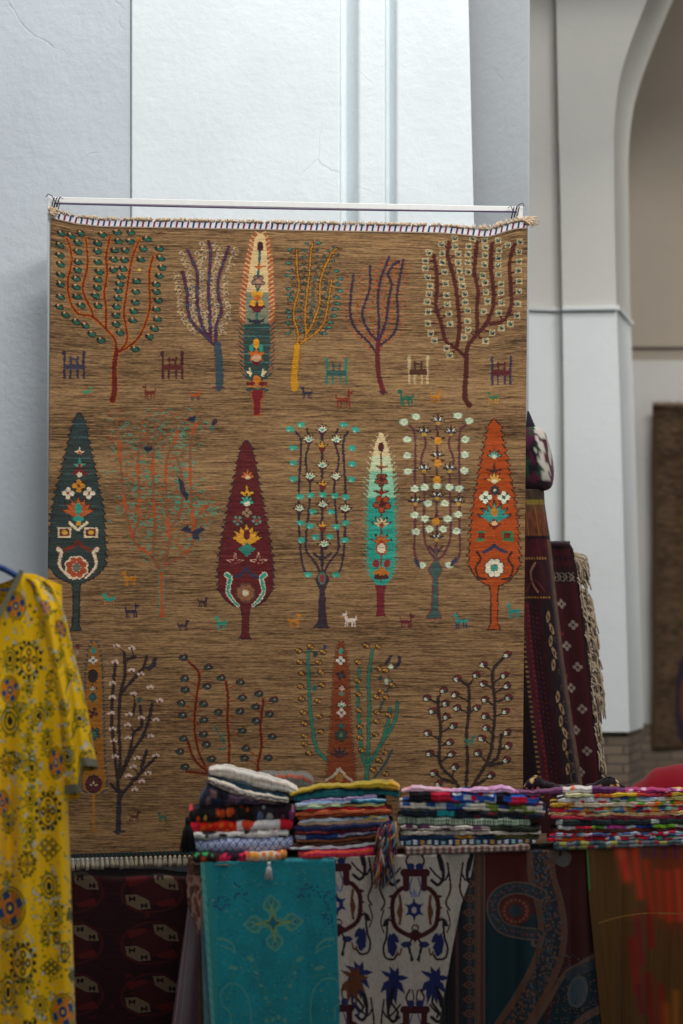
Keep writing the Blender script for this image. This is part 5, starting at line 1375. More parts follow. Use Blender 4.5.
def pat_solid(c, c2=None, k=.12):
    def f(px, t, s):
        r = np.random.default_rng(s); n = blur1(r.standard_normal((len(px), len(t))), 9, 0) * 2
        C = np.empty((len(px), len(t), 3)); C[:] = lin(c)
        if c2 is not None:
            m = np.clip(.5 + n * .9, 0, 1)[..., None]; C = C * (1 - m) + lin(c2) * m
        return C * np.clip(1 + k * n, .5, 1.5)[..., None]
    return f


def pat_layers(cols):
    """stripes lying one over another along the fold"""
    def f(px, t, s):
        L = np.array([lin(c) for c in cols]); r = np.random.default_rng(s)
        w = blur1(r.standard_normal((len(px), 1)), 25, 0) * .5
        i = np.clip(((t[None, :] + w) * len(cols)).astype(int), 0, len(cols) - 1)
        return L[i]
    return f


def pat_blocks(pal, w=8, bands=2, seed=0):
    """woven or embroidered patches along the fold"""
    def f(px, t, s):
        r = np.random.default_rng(s + seed); L = np.array([lin(c) for c in pal]); out = np.empty((len(px), len(t), 3))
        for b_ in range(bands):
            m = (t >= b_ / bands) & (t <= (b_ + 1) / bands); x = px[0] - r.uniform(0, w); row = np.zeros(len(px), int)
            while x < px[-1]:
                e = x + r.uniform(.45, 1.6) * w; row[(px >= x) & (px < e)] = r.integers(len(L)); x = e
            out[:, m] = L[row][:, None]
        return out
    return f


def pat_dash(base, cols, period=9, duty=.5, edge=None):
    def f(px, t, s):
        C = np.empty((len(px), len(t), 3)); C[:] = lin(base); L = np.array([lin(c) for c in cols])
        ph = (px - px[0]) / period; k = ph.astype(int); on = (ph - k) < duty
        mid = np.abs(t - .5) < .3
        q = L[k % len(L)]
        for j in np.where(mid)[0]: C[on, j] = q[on]
        if edge is not None: C[:, np.abs(t - .5) > .4] = lin(edge)
        return C
    return f


def pat_lattice(a, b_, pr=8):
    def f(px, t, s):
        u = (px[:, None] - px[0]) / pr; v = t[None, :] * 1.9
        m = np.minimum(np.abs((u + v) % 1 - .5), np.abs((u - v) % 1 - .5)) < .13
        o = (np.abs((u + v) % 1) - 0) ; d_ = (np.minimum((u + v) % 1, 1 - (u + v) % 1) < .16) & (np.minimum((u - v) % 1, 1 - (u - v) % 1) < .16)
        C = np.empty((*m.shape, 3)); C[:] = lin(a); C[m] = lin(b_); C[d_] = lin(b_); return C
    return f


def pat_floral(base, spots, n=60, r0=(1.2, 3.4)):
    def f(px, t, s):
        r = np.random.default_rng(s); C = np.empty((len(px), len(t), 3)); C[:] = lin(base)
        for k in range(n):
            x, v, R = r.uniform(px[0], px[-1]), r.uniform(0, 1), r.uniform(*r0); rv = R * .09
            m = ((px[:, None] - x) / R) ** 2 + ((t[None, :] - v) / rv) ** 2 < 1
            C[m] = lin(spots[r.integers(len(spots))])
        return C
    return f


def pat_zones(*zs):
    """zs: (x from, pattern) – a cloth whose print changes along its edge"""
    def f(px, t, s):
        C = zs[0][1](px, t, s)
        for x, g in zs[1:]:
            m = px >= x; C[m] = g(px, t, s + 1)[m]
        return C
    return f


SEED = [100]


def folded(name, label, cat, group, x0, x1, lo, hi, pattern, mat=None, depth=.3, lobes=1, back=0.0, zlo=None, root=None, dfun=d_table, floor=0, drop=0, droop=0):
    """a folded cloth: lo / hi are its lower and upper edges as seen, [(bearing, height line)]"""
    SEED[0] += 1
    n = max(24, int((x1 - x0) * 1.5)); px = np.linspace(x0, x1, n)
    r = np.random.default_rng(SEED[0])
    nose = blur1(r.standard_normal(n)[:, None], 21, 0)[:, 0] * .022 + r.uniform(0, .014)
    d = dfun(px) - .014 + back + nose
    L = np.interp(px, [a for a, _ in lo], [b_ for _, b_ in lo]); H = np.interp(px, [a for a, _ in hi], [b_ for _, b_ in hi])
    wob = lambda g: .45 * np.sin(px * .33 + g[0][1] * 7) + .35 * np.sin(px * .127 + g[0][1] * 13) + .25 * np.sin(px * .71 + g[0][1] * 3)
    L = L + wob(lo); H = H + wob(hi) + drop
    zl, zh = pz(L, d), pz(H, d) - .0006
    if zlo is not None: zl = np.maximum(np.full(n, zlo), 0) if np.isscalar(zlo) else zlo
    zl = np.maximum(zl, ztx(px) + (floor or .0128))
    if dfun is d_table and lo is not None and floor: zl = ztx(px) + floor
    zh = np.maximum(zh, zl + .004)
    h = zh - zl; mid = (zl + zh) / 2
    tf = np.linspace(0, 1, 17); ang = (tf - .5) * math.pi
    yo = [np.minimum(h / 2, .02)[:, None] * (1 - np.cos(ang))[None, :] + (-.28 * np.minimum(h, .03) / lobes)[:, None] * (np.abs(np.sin(lobes * math.pi * tf)) - .5)[None, :] * (lobes > 1)]
    zo = [mid[:, None] + (h / 2)[:, None] * np.sin(ang)[None, :]]
    T = [tf]
    for yy, zz in ((.1, .5), (.6, .5), (.97, .45), (1.0, 0), (.97, -.45), (.6, -.5), (.1, -.5)):
        yo.append(np.full((n, 1), depth * yy)); zo.append((mid + zz * h)[:, None]); T.append(np.array([1.0 if zz >= 0 else 0.0]))
    yo = np.concatenate(yo, 1); zo = np.concatenate(zo, 1); t = np.concatenate(T); m = len(t)
    if floor or droop:      # the lowest cloth lips over the table edge
        zo[:, :17] -= (.0065 * (1 - tf))[None, :]; yo[:, :17] -= .018
    # rounded ends
    e = np.ones(n); e[:4] = [.45, .78, .93, .98]; e[-4:] = [.98, .93, .78, .45]
    zo = mid[:, None] + (zo - mid[:, None]) * e[:, None]
    inn = (1 - e) * .022; yo = yo + inn[:, None] * np.where(yo < depth / 2, 1, -1)
    P = Wz(px[:, None], zo, d[:, None] + yo)
    C = pattern(px, t, SEED[0]) * 1.45; C = C * np.minimum(1, .86 / np.maximum(C.max(2, keepdims=True), 1e-4))
    C = np.concatenate([C[:1], (C[:-2] + 2 * C[1:-1] + C[2:]) / 4, C[-1:]], 0)
    I = np.arange(n * m).reshape(n, m); J = np.roll(I, -1, 1)
    q = np.stack([I[:-1], I[1:], J[1:], J[:-1]], -1).reshape(-1, 4)
    V = P.reshape(-1, 3); fs = [tuple(f) for f in q] + [tuple(I[0]), tuple(I[-1][::-1])]
    if root is not None:
        o = mesh('folded_cloth', V, fs, mat or M_cotton, None, C); adopt(o, root); return o
    o = mesh(name, V, fs, mat or M_cotton, None, C)
    tag(o, label, cat, group); return o


def crop(ox, oy, k): return lambda pts: [(ox + x / k, oy + y / k) for x, y in pts]


def tassel(name, root, top, L, w, mat, lb, n=26, seed=1):
    b = MB(); r = random.Random(seed); top = np.array(top)
    b.tube([top + (0, 0, .0), top + (0, -.004, -L * .22)], w * .16, 6)
    for k in range(n):
        a = r.uniform(0, 6.28); q = r.uniform(.2, 1) * w * .5
        b.tube([top + (0, -.004, -L * .15), top + (q * .5 * math.cos(a), -.005 + q * .4 * math.sin(a), -L * .4), top + (q * math.cos(a), -.006 + q * .5 * math.sin(a), -L * r.uniform(.86, 1))], [w * .07, w * .08, w * .05], 5)
    return tag(b.build(name, mat, root, smooth=True), lb)


# ---- left pile
c = crop(170, 750, 4.879); GA = 'folded cloths in the left pile'
def cloth_root(px, z, label, cat, group, name): return empty(name, Wz(px, z, float(d_table(px)) + .15), label, cat, group)
floral = pat_zones((0, pat_floral(0x2a1818, [0x2f8a4a, 0x2f8a4a, 0xa8401c, 0x1c2018], 40)), (213, pat_floral(0x2a1420, [0xc81f4a, 0xd83060, 0xb01c3c, 0x301418], 70)), (246, pat_floral(0xe0c0ac, [0xc8642c, 0xead0c0, 0xa84a30, 0xe8a040], 60)), (281, pat_floral(0xe09040, [0xe8c070, 0xb05028], 30)))
r1 = cloth_root(240, .745, 'floral folded cloth with a white tassel at the bottom of the left pile', 'cloth', GA, 'floral_cloth')
folded('', '', '', '', 192.5, 287, c([(110, 540), (340, 552), (575, 522)]), c([(110, 500), (340, 500), (575, 487)]), floral, root=r1, droop=1)
tassel('tassel', r1, W(269, 862, float(d_table(269)) - .046), .062, .034, plain_mat('white_yarn', 0xd8d4d0, .95), 'white tassel', 30, 4)
folded('lattice_cloth', 'blue and white lattice folded cloth in the left pile, above the floral one', 'cloth', GA, 190, 293.5, c([(97, 500), (340, 500), (600, 487)]), c([(97, 437), (300, 432), (600, 425)]), pat_lattice(0xd3d8e2, 0x4a5a94, 7.2))
folded('patterned_cloth', 'thin white and black patterned folded cloth between the blue lattice and the red roll', 'cloth', GA, 190.5, 289, c([(97, 437), (300, 432), (600, 425)]), c([(100, 402), (300, 400), (580, 388)]), pat_blocks([0xd8d4cc, 0xd8d4cc, 0x2a282c, 0x9a9896, 0xc8c0b8], 7, 3))
red = pat_zones((0, pat_floral(0xb8162a, [0xb8162a, 0x8a1a24, 0x4a2a70], 20)), (200, pat_floral(0xd02a18, [0xe86a1c, 0xe86a1c, 0xc01c18, 0xf08a2c], 60)), (237, pat_floral(0xe2dcd8, [0xe6dedc, 0xe4502a, 0xe04a2c], 22, (2, 5))), (280, pat_solid(0xc01a30)))
folded('rolled_scarf', 'red, orange and white rolled scarf in the middle of the left pile', 'scarf', GA, 187, 293, c([(97, 405), (300, 400), (600, 388)]), c([(85, 352), (300, 345), (600, 338)]), red)
r2 = cloth_root(240, .8, 'black folded cloth with orange flowers and a long black tassel in the left pile', 'cloth', GA, 'black_floral_cloth')
blk = pat_zones((0, pat_floral(0x1a1618, [0xc81f30, 0xe0b050, 0xd85a30, 0xd8c0a0], 26, (1, 2.4))), (207, pat_floral(0x191517, [0xa83a1c, 0xb8521c, 0x5a2418, 0x231a1a], 40, (1, 2.6))), (257, pat_floral(0x2a2428, [0x9a9a98, 0x5a6a8a, 0x1a1618], 26, (1.5, 4))), (274, pat_floral(0x2a1a24, [0x8a3a70, 0xc890a8, 0x1a1618, 0xd0a0a0], 26)))
folded('', '', '', '', 189, 295, c([(85, 352), (300, 345), (610, 338)]), c([(95, 290), (300, 272), (610, 262)]), blk, root=r2)
tassel('tassel', r2, W(188, 817, float(d_table(188)) - .004), .122, .062, plain_mat('black_yarn', 0x17161b, .95), 'black tassel', 60, 7)
folded('indigo_bundle', 'soft dark indigo and plum scarf bundle tilted in the left pile under the cream cloth', 'scarf', GA, 199, 289, c([(95, 290), (300, 272), (610, 262)]), c([(150, 225), (190, 160), (270, 205), (400, 240), (580, 262)]), pat_blocks([0x1f2233, 0x2a2434, 0x4a3444, 0x17181f, 0x6a4a4c, 0x232a3a], 9, 4), lobes=4)
folded('cream_cloth', 'cream folded cloth with dark edge lines in the left pile, below the teal layer', 'cloth', GA, 208, 289, c([(150, 225), (190, 160), (270, 205), (400, 240), (580, 262)]), c([(190, 136), (260, 150), (400, 203), (585, 232)]), pat_layers([0xd2c6b6, 0xcfc2b2, 0x4a4446, 0xd8ccbc, 0xd8ccbc, 0xdcd0c0]), lobes=2)
folded('teal_layered_cloth', 'slim slate teal folded cloth between the two cream cloths of the left pile', 'cloth', GA, 208, 290, c([(190, 136), (260, 150), (400, 203), (585, 232)]), c([(195, 116), (300, 148), (450, 192), (590, 214)]), pat_layers([0x20384a, 0x264a5c, 0x1c2c3c, 0x3a4a54]), lobes=2)
folded('white_shawl', 'thick cream white folded shawl topping the left pile', 'shawl', GA, 209, 298, c([(195, 116), (300, 148), (450, 192), (620, 218)]), c([(195, 84), (230, 73), (290, 70), (450, 113), (560, 147), (600, 162), (620, 178)]), pat_layers([0xd8cdc0, 0xdcd2c6, 0xb5a898, 0xe0d6ca, 0xded5c9]), lobes=2, depth=.2, drop=2)
# low pile behind the left one
zb = np.linspace(ztx(300) + .0145, float(pz(772.5, 8.66)), 5); GB = 'folded cloths in the low pile behind'
for k, (cc, nm, lb) in enumerate([(0x5a5350, 'taupe_cloth', 'taupe folded cloth at the bottom of the pile behind the cream shawl'), (0x4a3a34, 'brown_cloth', 'brown folded cloth in the middle of the pile behind the cream shawl'), (0x5a463e, 'umber_cloth', 'umber folded cloth, second from top behind the cream shawl'), (0x6e6860, 'grey_coral_cloth', 'grey green folded cloth edged in coral, peeking over the cream shawl')]):
    n = max(24, int(58 * 1.5)); lo = [(256, HY + (CAMZ - zb[k]) * F / 8.66), (314, HY + (CAMZ - zb[k]) * F / 8.66)]; hi = [(256, HY + (CAMZ - zb[k + 1]) * F / 8.66), (303, HY + (CAMZ - zb[k + 1]) * F / 8.66 - .5), (314, HY + (CAMZ - zb[k + 1]) * F / 8.66 + (6 if k == 3 else 0))]
    folded(nm, lb, 'cloth', GB, 256, 314, lo, hi, pat_layers([cc, cc, cc, cc, cc, 0xa8553c, cc, cc] if k == 3 else [cc, cc, 0x3a302e, cc]), depth=.18, dfun=lambda px: 8.64 + 0 * px, lobes=2)

# ---- striped scarves, second pile
c = crop(280, 760, 4.879); GC = 'scarves in the striped pile'
B = [(None, c([(45, 470), (250, 480), (480, 470)])),
 ('grey_white_scarf', 'grey white scarf near the foot of the striped pile, above the pink and orange one', c([(45, 424), (300, 414), (480, 398)]), pat_layers([0x2a2430, 0xc8c8cc, 0xd8d4d4, 0x3a3440]), 45, 482),
 ('plum_scarf', 'dark plum scarf with ochre line low in the striped pile', c([(60, 408), (300, 398), (490, 378)]), pat_layers([0x2c1f30, 0x7a4a2c, 0x3a2434, 0x9a6a3c]), 62, 500),
 ('brown_scarf', 'brown and orange scarf under the white and blue one in the striped pile', c([(80, 392), (300, 380), (530, 350)]), pat_layers([0x3c2620, 0x8a4a24, 0x241c2c]), 78, 515),
 ('blue_white_scarf', 'white to royal blue scarf in the lower half of the striped pile', c([(80, 366), (300, 356), (545, 334)]), pat_zones((0, pat_solid(0xc6cad2, 0x9aa0b0)), (306, pat_layers([0x26386e, 0x3a5296, 0x2a3c78])), (338, pat_layers([0x3c2a58, 0xc4c0d0, 0x7a4a8a]))), 72, 548),
 ('maroon_scarf', 'thin maroon scarf under the navy one in the striped pile', c([(75, 352), (300, 345), (548, 322)]), pat_layers([0x5a1f2a, 0x7a2c2c]), 72, 550),
 ('navy_scarf', 'plain navy scarf in the middle of the striped pile', c([(75, 326), (300, 319), (548, 300)]), pat_layers([0x1c2040, 0x22274a, 0x2a2c58]), 70, 550),
 ('tan_scarf', 'tan scarf above the navy one in the striped pile', c([(90, 309), (300, 301), (548, 286)]), pat_layers([0x4a2a34, 0xa88a70, 0xb89a7c]), 85, 535),
 ('pale_blue_scarf', 'pale blue and white scarf with yellow ends in the striped pile', c([(95, 292), (300, 280), (548, 268)]), pat_zones((0, pat_layers([0x9ab0c4, 0xd4d4d4, 0x8aa8c0])), (350, pat_blocks([0xd8c060, 0x8ab0c0, 0xd0d0d0, 0x5a7a9a], 6, 2))), 92, 530),
 ('rust_scarf', 'rust brown scarf under the coral one in the striped pile', c([(80, 277), (300, 264), (545, 256)]), pat_layers([0x5a2c24, 0xa8502c]), 85, 548),
 ('coral_scarf', 'bright coral orange scarf in the upper striped pile', c([(70, 254), (300, 242), (545, 240)]), pat_layers([0xc85a3c, 0xe0784c, 0xdc6c4a]), 70, 546),
 ('red_scarf', 'crimson red scarf lying on the coral one in the striped pile', c([(72, 244), (300, 229), (525, 230)]), pat_layers([0xb4202c, 0xc42a30]), 110, 520),
 ('green_gold_scarf', 'teal and gold thin scarf above the red one in the striped pile', c([(72, 231), (300, 214), (525, 206)]), pat_zones((0, pat_layers([0x8ab49a, 0xc8c890])), (340, pat_layers([0x2a5a5c, 0xc8b060, 0x3a7a78]))), 76, 512),
 ('sky_scarf', 'sky blue and white scarf near the top of the striped pile', c([(72, 212), (300, 195), (520, 188)]), pat_zones((0, pat_layers([0xb4c8d8, 0xd8dce0, 0x8ab4d0])), (350, pat_layers([0x1f3a50, 0x3a8aac, 0x9ac0d0]))), 72, 518),
 ('lilac_scarf', 'lilac scarf just under the teal one in the striped pile', c([(68, 200), (300, 184), (490, 168), (575, 182)]), pat_layers([0xa890b8, 0xb8a0c8]), 100, 474),
 ('teal_scarf', 'deep teal folded scarf under the mustard one on the striped pile', c([(55, 176), (170, 146), (300, 137), (450, 142), (585, 152)]), pat_layers([0x0e5458, 0x12666a, 0x0c4a52]), 58, 583),
 ('mustard_scarf', 'mustard yellow folded scarf on top of the striped pile', c([(45, 150), (170, 116), (240, 110), (300, 114), (400, 98), (545, 91), (585, 116)]), pat_zones((0, pat_layers([0x8a7310, 0xb39614, 0xa88c12])), (391, pat_solid(0xd09a28))), 45, 585)]
prev = B[0][1]
r3 = cloth_root(330, .745, 'pink and orange scarf with long mixed fringe, lowest of the striped pile', 'scarf', GC, 'fringed_scarf')
folded('', '', '', '', 298, 375, c([(45, 470), (170, 488), (260, 494), (330, 478), (465, 470)]), c([(45, 440), (300, 438), (480, 414)]), pat_layers([0xb03a34, 0xd8463c, 0xc82a5a, 0xe05a30, 0xb8284c]), root=r3, lobes=4, droop=1)
# thin end of it drooping over the table edge
dp = Paint(298, 858, 376, 866, 2, 0xc8305a)
for k, cc in enumerate((0xd83a5c, 0xe06a3c, 0xb8244c, 0xd84a34)): dp.line([(298, 858 + k * 2), (376, 859 + k * 2)], 2, cc)
prev = c([(45, 440), (300, 438), (480, 414)])
for nm, lb, hi, pt, xa, xb in B[1:]:
    x0_, x1_ = 280 + xa / 4.879, 280 + xb / 4.879
    if nm == 'mustard_scarf' or nm == 'teal_scarf': M_ = M_silk
    else: M_ = M_cotton
    folded(nm, lb, 'scarf', GC, x0_, x1_, prev, hi, pt, M_, lobes=2, **(dict(depth=.16, drop=2.5) if nm == 'mustard_scarf' else {}))
    prev = hi
# fringe hanging at the right end of the pile
b = MB(); r_ = random.Random(5); cols = []; pal = [0x7a2a4a, 0xc8b8a8, 0x3a3a5a, 0xc0603c, 0x8a8aa0, 0x2a2430, 0xa83a5a, 0xd09a4a, 0x5a7a8a, 0x4a2434]
for k in range(190):
    y = r_.uniform(822, 858); x = r_.uniform(378, 394) + (858 - y) * .06; d0 = float(d_table(x)) + r_.uniform(-.035, .0)
    L = r_.uniform(14, 34) if y > 838 else r_.uniform(10, 26)
    n0 = len(b.v); b.tube(spline([W(x, y, d0 + .02), W(x + r_.uniform(-2, 2.5), y + L * .25, d0 - .035), W(x + r_.uniform(-6, 3), min(y + L, 889), d0 - .04 + r_.uniform(-.01, .01))], 4), [.0034] * 8 + [.0022], 4)
    cc = lin(r_.choice(pal)); cols += [cc] * (len(b.v) - n0)
tag(b.build('fringe', M_cotton, r3, smooth=True, col=np.array(cols)), 'mixed coloured fringe', kind='stuff')

# ---- patterned pile, third
c = crop(390, 760, 4.018); GD = 'folded textiles in the patterned pile'
D3 = [('dotted_edge_cloth', 'cloth with a thin red and white dotted edge at the bottom of the patterned pile', c([(35, 345), (300, 342), (580, 336)]), pat_dash(0x7a6c62, [0x742a2a, 0xa89c90], 3.2, .5), 58, 562),
 ('blue_dashed_cloth', 'navy cloth with white and gold dashes low in the patterned pile', c([(38, 322), (300, 318), (590, 318)]), pat_dash(0x1f2c52, [0xc8ccd0, 0x8ab0b4, 0xc8ccd0, 0xb88a3c, 0xd0d0c8], 7, .55, 0x24365c), 38, 585),
 ('gold_navy_cloth', 'narrow navy and ochre band cloth in the patterned pile', c([(40, 304), (300, 302), (600, 300)]), pat_zones((0, pat_layers([0x24385a, 0x2c4060])), (455, pat_blocks([0xa8742c, 0x2c3a5c, 0xb8842c], 6, 2)), (475, pat_layers([0x263a5c, 0x1f2c4a])), (495, pat_blocks([0x4a4a24, 0x2a2c1c, 0x6a5a2c], 10, 2))), 36, 600),
 ('cream_band_cloth', 'cream banded cloth in the middle of the patterned pile', c([(40, 284), (300, 284), (610, 290)]), pat_layers([0xb0a494, 0xc8bcac, 0xb8ac9c]), 40, 608),
 ('purple_white_cloth', 'white cloth with purple patches under the green crochet edge', c([(38, 262), (300, 266), (600, 270)]), pat_zones((0, pat_blocks([0xb8aca4, 0x5a2a4c, 0x3a2434, 0xc8bcb0, 0x8a7a78], 7, 2)), (490, pat_blocks([0x2c3020, 0x3a3c22, 0x1c2018], 8, 2))), 40, 600),
 ('crochet_edge_cloth', 'cloth with pale green crochet edging in the patterned pile', c([(30, 222), (150, 228), (300, 232), (560, 234)]), pat_dash(0x2a3a34, [0xb0bca4, 0x9aac94], 2.6, .6, 0xa8b49c), 30, 565),
 ('dark_navy_cloth', 'black navy cloth with a turquoise patch in the patterned pile', c([(40, 198), (300, 204), (620, 218)]), pat_zones((0, pat_blocks([0x14161c, 0x1a2430, 0x20201f], 12, 2)), (437, pat_solid(0x1f8a90)), (454, pat_blocks([0x14161c, 0x1a2430, 0x6a1f2a, 0x181a1e], 8, 2))), 45, 620),
 ('cream_blue_cloth', 'cream cloth dashed with blue and green near the top of the patterned pile', c([(38, 168), (300, 172), (610, 186)]), pat_zones((0, pat_blocks([0xc8beb0, 0x2a4a8a, 0xc8beb0, 0x2a6a5a, 0x9ab0b0], 7, 2)), (470, pat_blocks([0xc8beb0, 0x6a7a34, 0x2a3a6a, 0xb8b0a0], 8, 2))), 35, 625),
 ('ikat_folded_cloth', 'black, red and blue ikat folded cloth high in the patterned pile', c([(45, 132), (170, 128), (300, 130), (500, 136), (600, 142)]), pat_zones((0, pat_solid(0x18151a)), (431, pat_blocks([0xb81c38, 0xa8182c, 0x18151a], 10, 2)), (453, pat_blocks([0x2450a0, 0xc41c3c, 0x2a5ab0, 0xd8dce0], 8, 3)), (496, pat_blocks([0x18151a, 0x221a24], 9, 2)), (503, pat_blocks([0xc41c3c, 0x2450a0, 0xd4243c, 0x2a5ab0, 0x181828], 8, 3))), 78, 600),
 ('pink_floral_cloth', 'pink and lilac floral cloth on top of the patterned pile', c([(45, 112), (90, 94), (130, 99), (250, 110), (300, 116), (350, 104), (420, 99), (450, 90), (480, 100), (500, 113), (530, 126), (610, 134)]), pat_zones((0, pat_floral(0xd8a8b8, [0xe0c0cc, 0xc85a80, 0xe8d0d8, 0xc88aa0], 40)), (450, pat_floral(0xc490b8, [0xd0a8c8, 0xb87aa8, 0xd8b8d0], 40)), (515, pat_floral(0xa05a80, [0x7a2a5a, 0xc07aa0], 20))), 45, 605)]
prev = c([(40, 372), (600, 372)])
for nm, lb, hi, pt, xa, xb in D3:
    folded(nm, lb, 'cloth', GD, 390 + xa / 4.018, 390 + xb / 4.018, prev, hi, pt, lobes=2, floor=.0105 if nm == 'dotted_edge_cloth' else 0, **(dict(depth=.14, drop=3) if nm == 'pink_floral_cloth' else {})); prev = hi

# ---- embroidered pile at the right
c = crop(530, 750, 4.464); GE = 'embroidered cloths in the right pile'
pal = lambda *a: list(a)
D4 = [('grey_multi_cloth', 'grey cloth with multicoloured stitches at the bottom of the right pile', [(100, 408), (400, 404), (1300, 396)], pat_blocks([0x5a5a62, 0x2a3a44, 0x8a8a8c, 0x86803c, 0x7a2434, 0x3a4a4c], 6, 2), 105),
 ('white_red_cloth', 'white and red embroidered cloth with an orange stretch low in the right pile', [(75, 392), (400, 386), (1300, 376)], pat_zones((0, pat_blocks([0xd0c8c4, 0xc8102c, 0xd8d0cc], 8, 2)), (562, pat_blocks([0xe0501c, 0xe8841c, 0xd83a1c], 7, 2)), (585, pat_blocks([0xc81c34, 0x3a8a6a, 0xd0c4c0, 0x8a2a5a, 0xc82a3c, 0x2a4a7a], 6, 2))), 75),
 ('blue_red_cloth', 'blue and red flecked cloth in the lower right pile', [(85, 372), (400, 368), (1300, 350)], pat_blocks([0x4a5a8a, 0xa81c34, 0x8aa0b0, 0xb8a8b0, 0x6a2a5c, 0xc02438], 6, 2), 85),
 ('brown_embroidered_cloth', 'dark brown embroidered cloth in the right pile', [(90, 356), (400, 352), (1300, 330)], pat_blocks([0x4a2a20, 0x7a2a1c, 0x3a2018, 0x5a3a2c], 10, 2), 95),
 ('bright_dashed_cloth', 'white, pink, blue and green dashed cloth mid right pile', [(110, 340), (400, 336), (1300, 314)], pat_zones((0, pat_blocks([0xd0d0c8, 0x6aa83c, 0xc82a3c, 0xd8d4d0], 8, 1)), (607, pat_blocks([0xb83a8a, 0xc04a90], 8, 1)), (626, pat_blocks([0x3a4a9a, 0xd8d8d8, 0x2a3a8a, 0xc8ccd0], 9, 1)), (653, pat_blocks([0x7ab02c, 0x6aa02c, 0xd8d4c0], 9, 1))), 120),
 ('dark_green_cloth', 'dark green black cloth with pale dashes in the right pile', [(110, 312), (400, 312), (1300, 296)], pat_blocks([0x1f2a28, 0x24302c, 0xa8b0a8, 0x20282c, 0x2a3430], 8, 1), 110),
 ('maroon_embroidered_cloth', 'maroon embroidered cloth below the gold one in the right pile', [(88, 297), (400, 299), (1300, 276)], pat_blocks([0x6a1f2c, 0x8a2434, 0x5a2a3a, 0xa82a3c], 8, 2), 90),
 ('gold_edged_cloth', 'tan and gold edged cloth in the right pile', [(80, 277), (400, 279), (1300, 256)], pat_blocks([0xb89a6a, 0xc8a878, 0xa8744a, 0xd0b890, 0xa83a3a], 9, 2), 80),
 ('blue_purple_cloth', 'blue and purple flecked cloth in the upper right pile', [(85, 258), (400, 256), (1300, 240)], pat_blocks([0x3a6a9a, 0xc8283c, 0x6a7aa0, 0x7a4a8a, 0x8ab0a0, 0xc88a3c], 8, 2), 85),
 ('yellow_fringe_cloth', 'ochre and cream cloth with yellow edge in the upper right pile', [(88, 236), (400, 234), (1300, 215)], pat_zones((0, pat_blocks([0xb0882c, 0xc8a040, 0x8a5a2c], 8, 2)), (575, pat_blocks([0xc8b8a0, 0xd8c8b0, 0xb8a88c], 6, 2)), (632, pat_blocks([0xc81c30, 0xe06a1c, 0x4a8a2c, 0xe07a2c, 0xb8a090], 6, 2))), 88),
 ('white_blue_cloth', 'white cloth with blue and green stitches near the top of the right pile', [(115, 214), (400, 210), (1300, 195)], pat_zones((0, pat_blocks([0xc4c4c8, 0xb83a34, 0xd4d4d4], 9, 2)), (610, pat_blocks([0xd0d0d4, 0x3a5aa0, 0x5aa03c, 0x8ab0d0, 0xd0d0d4], 6, 2)), (665, pat_blocks([0xb0a060, 0x8a7a3c, 0xc0b080], 7, 2))), 120),
 ('yellow_cream_cloth', 'cream and yellow banded cloth second from top of the right pile', [(140, 195), (280, 194), (400, 194), (683, 188), (1300, 178)], pat_zones((0, pat_solid(0xd4cfa8, 0xc8c490)), (594, pat_blocks([0xc0342c, 0xe07a34], 8, 1)), (613, pat_solid(0xd8c838, 0xe0a028)), (637, pat_blocks([0xc03a34, 0xd8b040, 0xa8344c], 7, 1))), 150),
 ('purple_floral_cloth', 'purple, red and white floral cloth on top of the right pile', [(-90, 196), (0, 182), (130, 168), (200, 158), (280, 162), (400, 166), (640, 172), (683, 170), (1300, 160)], pat_zones((0, pat_floral(0x6a3a5c, [0x8a4a7a, 0x5a2a4c, 0x9a3a5a], 30)), (563, pat_floral(0xc8bfb8, [0xc8284a, 0x2a5a6a, 0xd8cfc8, 0xd06a4a], 40)), (592, pat_floral(0x542050, [0x6a2a64, 0x8a3a6a, 0x421a44], 40)), (625, pat_floral(0x9a2a5c, [0xd8c8d0, 0x5a2464, 0xb83a5c, 0xc8a0b8, 0x7a2a6c], 90, (1, 2.5)))), -75)]
prev = c([(75, 424), (1300, 412)])
for nm, lb, hi, pt, xa in D4:
    hi = c(hi); folded(nm, lb, 'cloth', GE, 530 + xa / 4.464, 822, prev, hi, pt, lobes=2, floor=.0072 if nm == 'grey_multi_cloth' else 0, **(dict(depth=.14, drop=1.5) if nm == 'purple_floral_cloth' else {})); prev = hi
# black and gold embroidered cloth lying over the rear of the pile
zt_ = float(pz(788, 9.0))
folded('embroidered_cloth', 'black cloth with gold embroidery lying across the back of the two right piles', 'cloth', None, 524, 627, [(524, 790), (627, 790)], [(524, 786), (530, 778), (537, 776), (545, 781), (556, 785.5), (585, 786), (594, 784), (601, 779), (610, 777), (617, 781), (627, 788)],
       pat_zones((0, pat_floral(0x1b1418, [0xb89864, 0xc8a878, 0x1a1418, 0x2a2030], 60, (.9, 2.2))), (560, pat_floral(0x21181c, [0x6a5040, 0x1a1418], 30)), (590, pat_floral(0x1e161a, [0xc0a070, 0x1a1418, 0x9a7a54], 40, (.9, 2.2))), (623, pat_solid(0x1a1418))), depth=.1, back=.2)
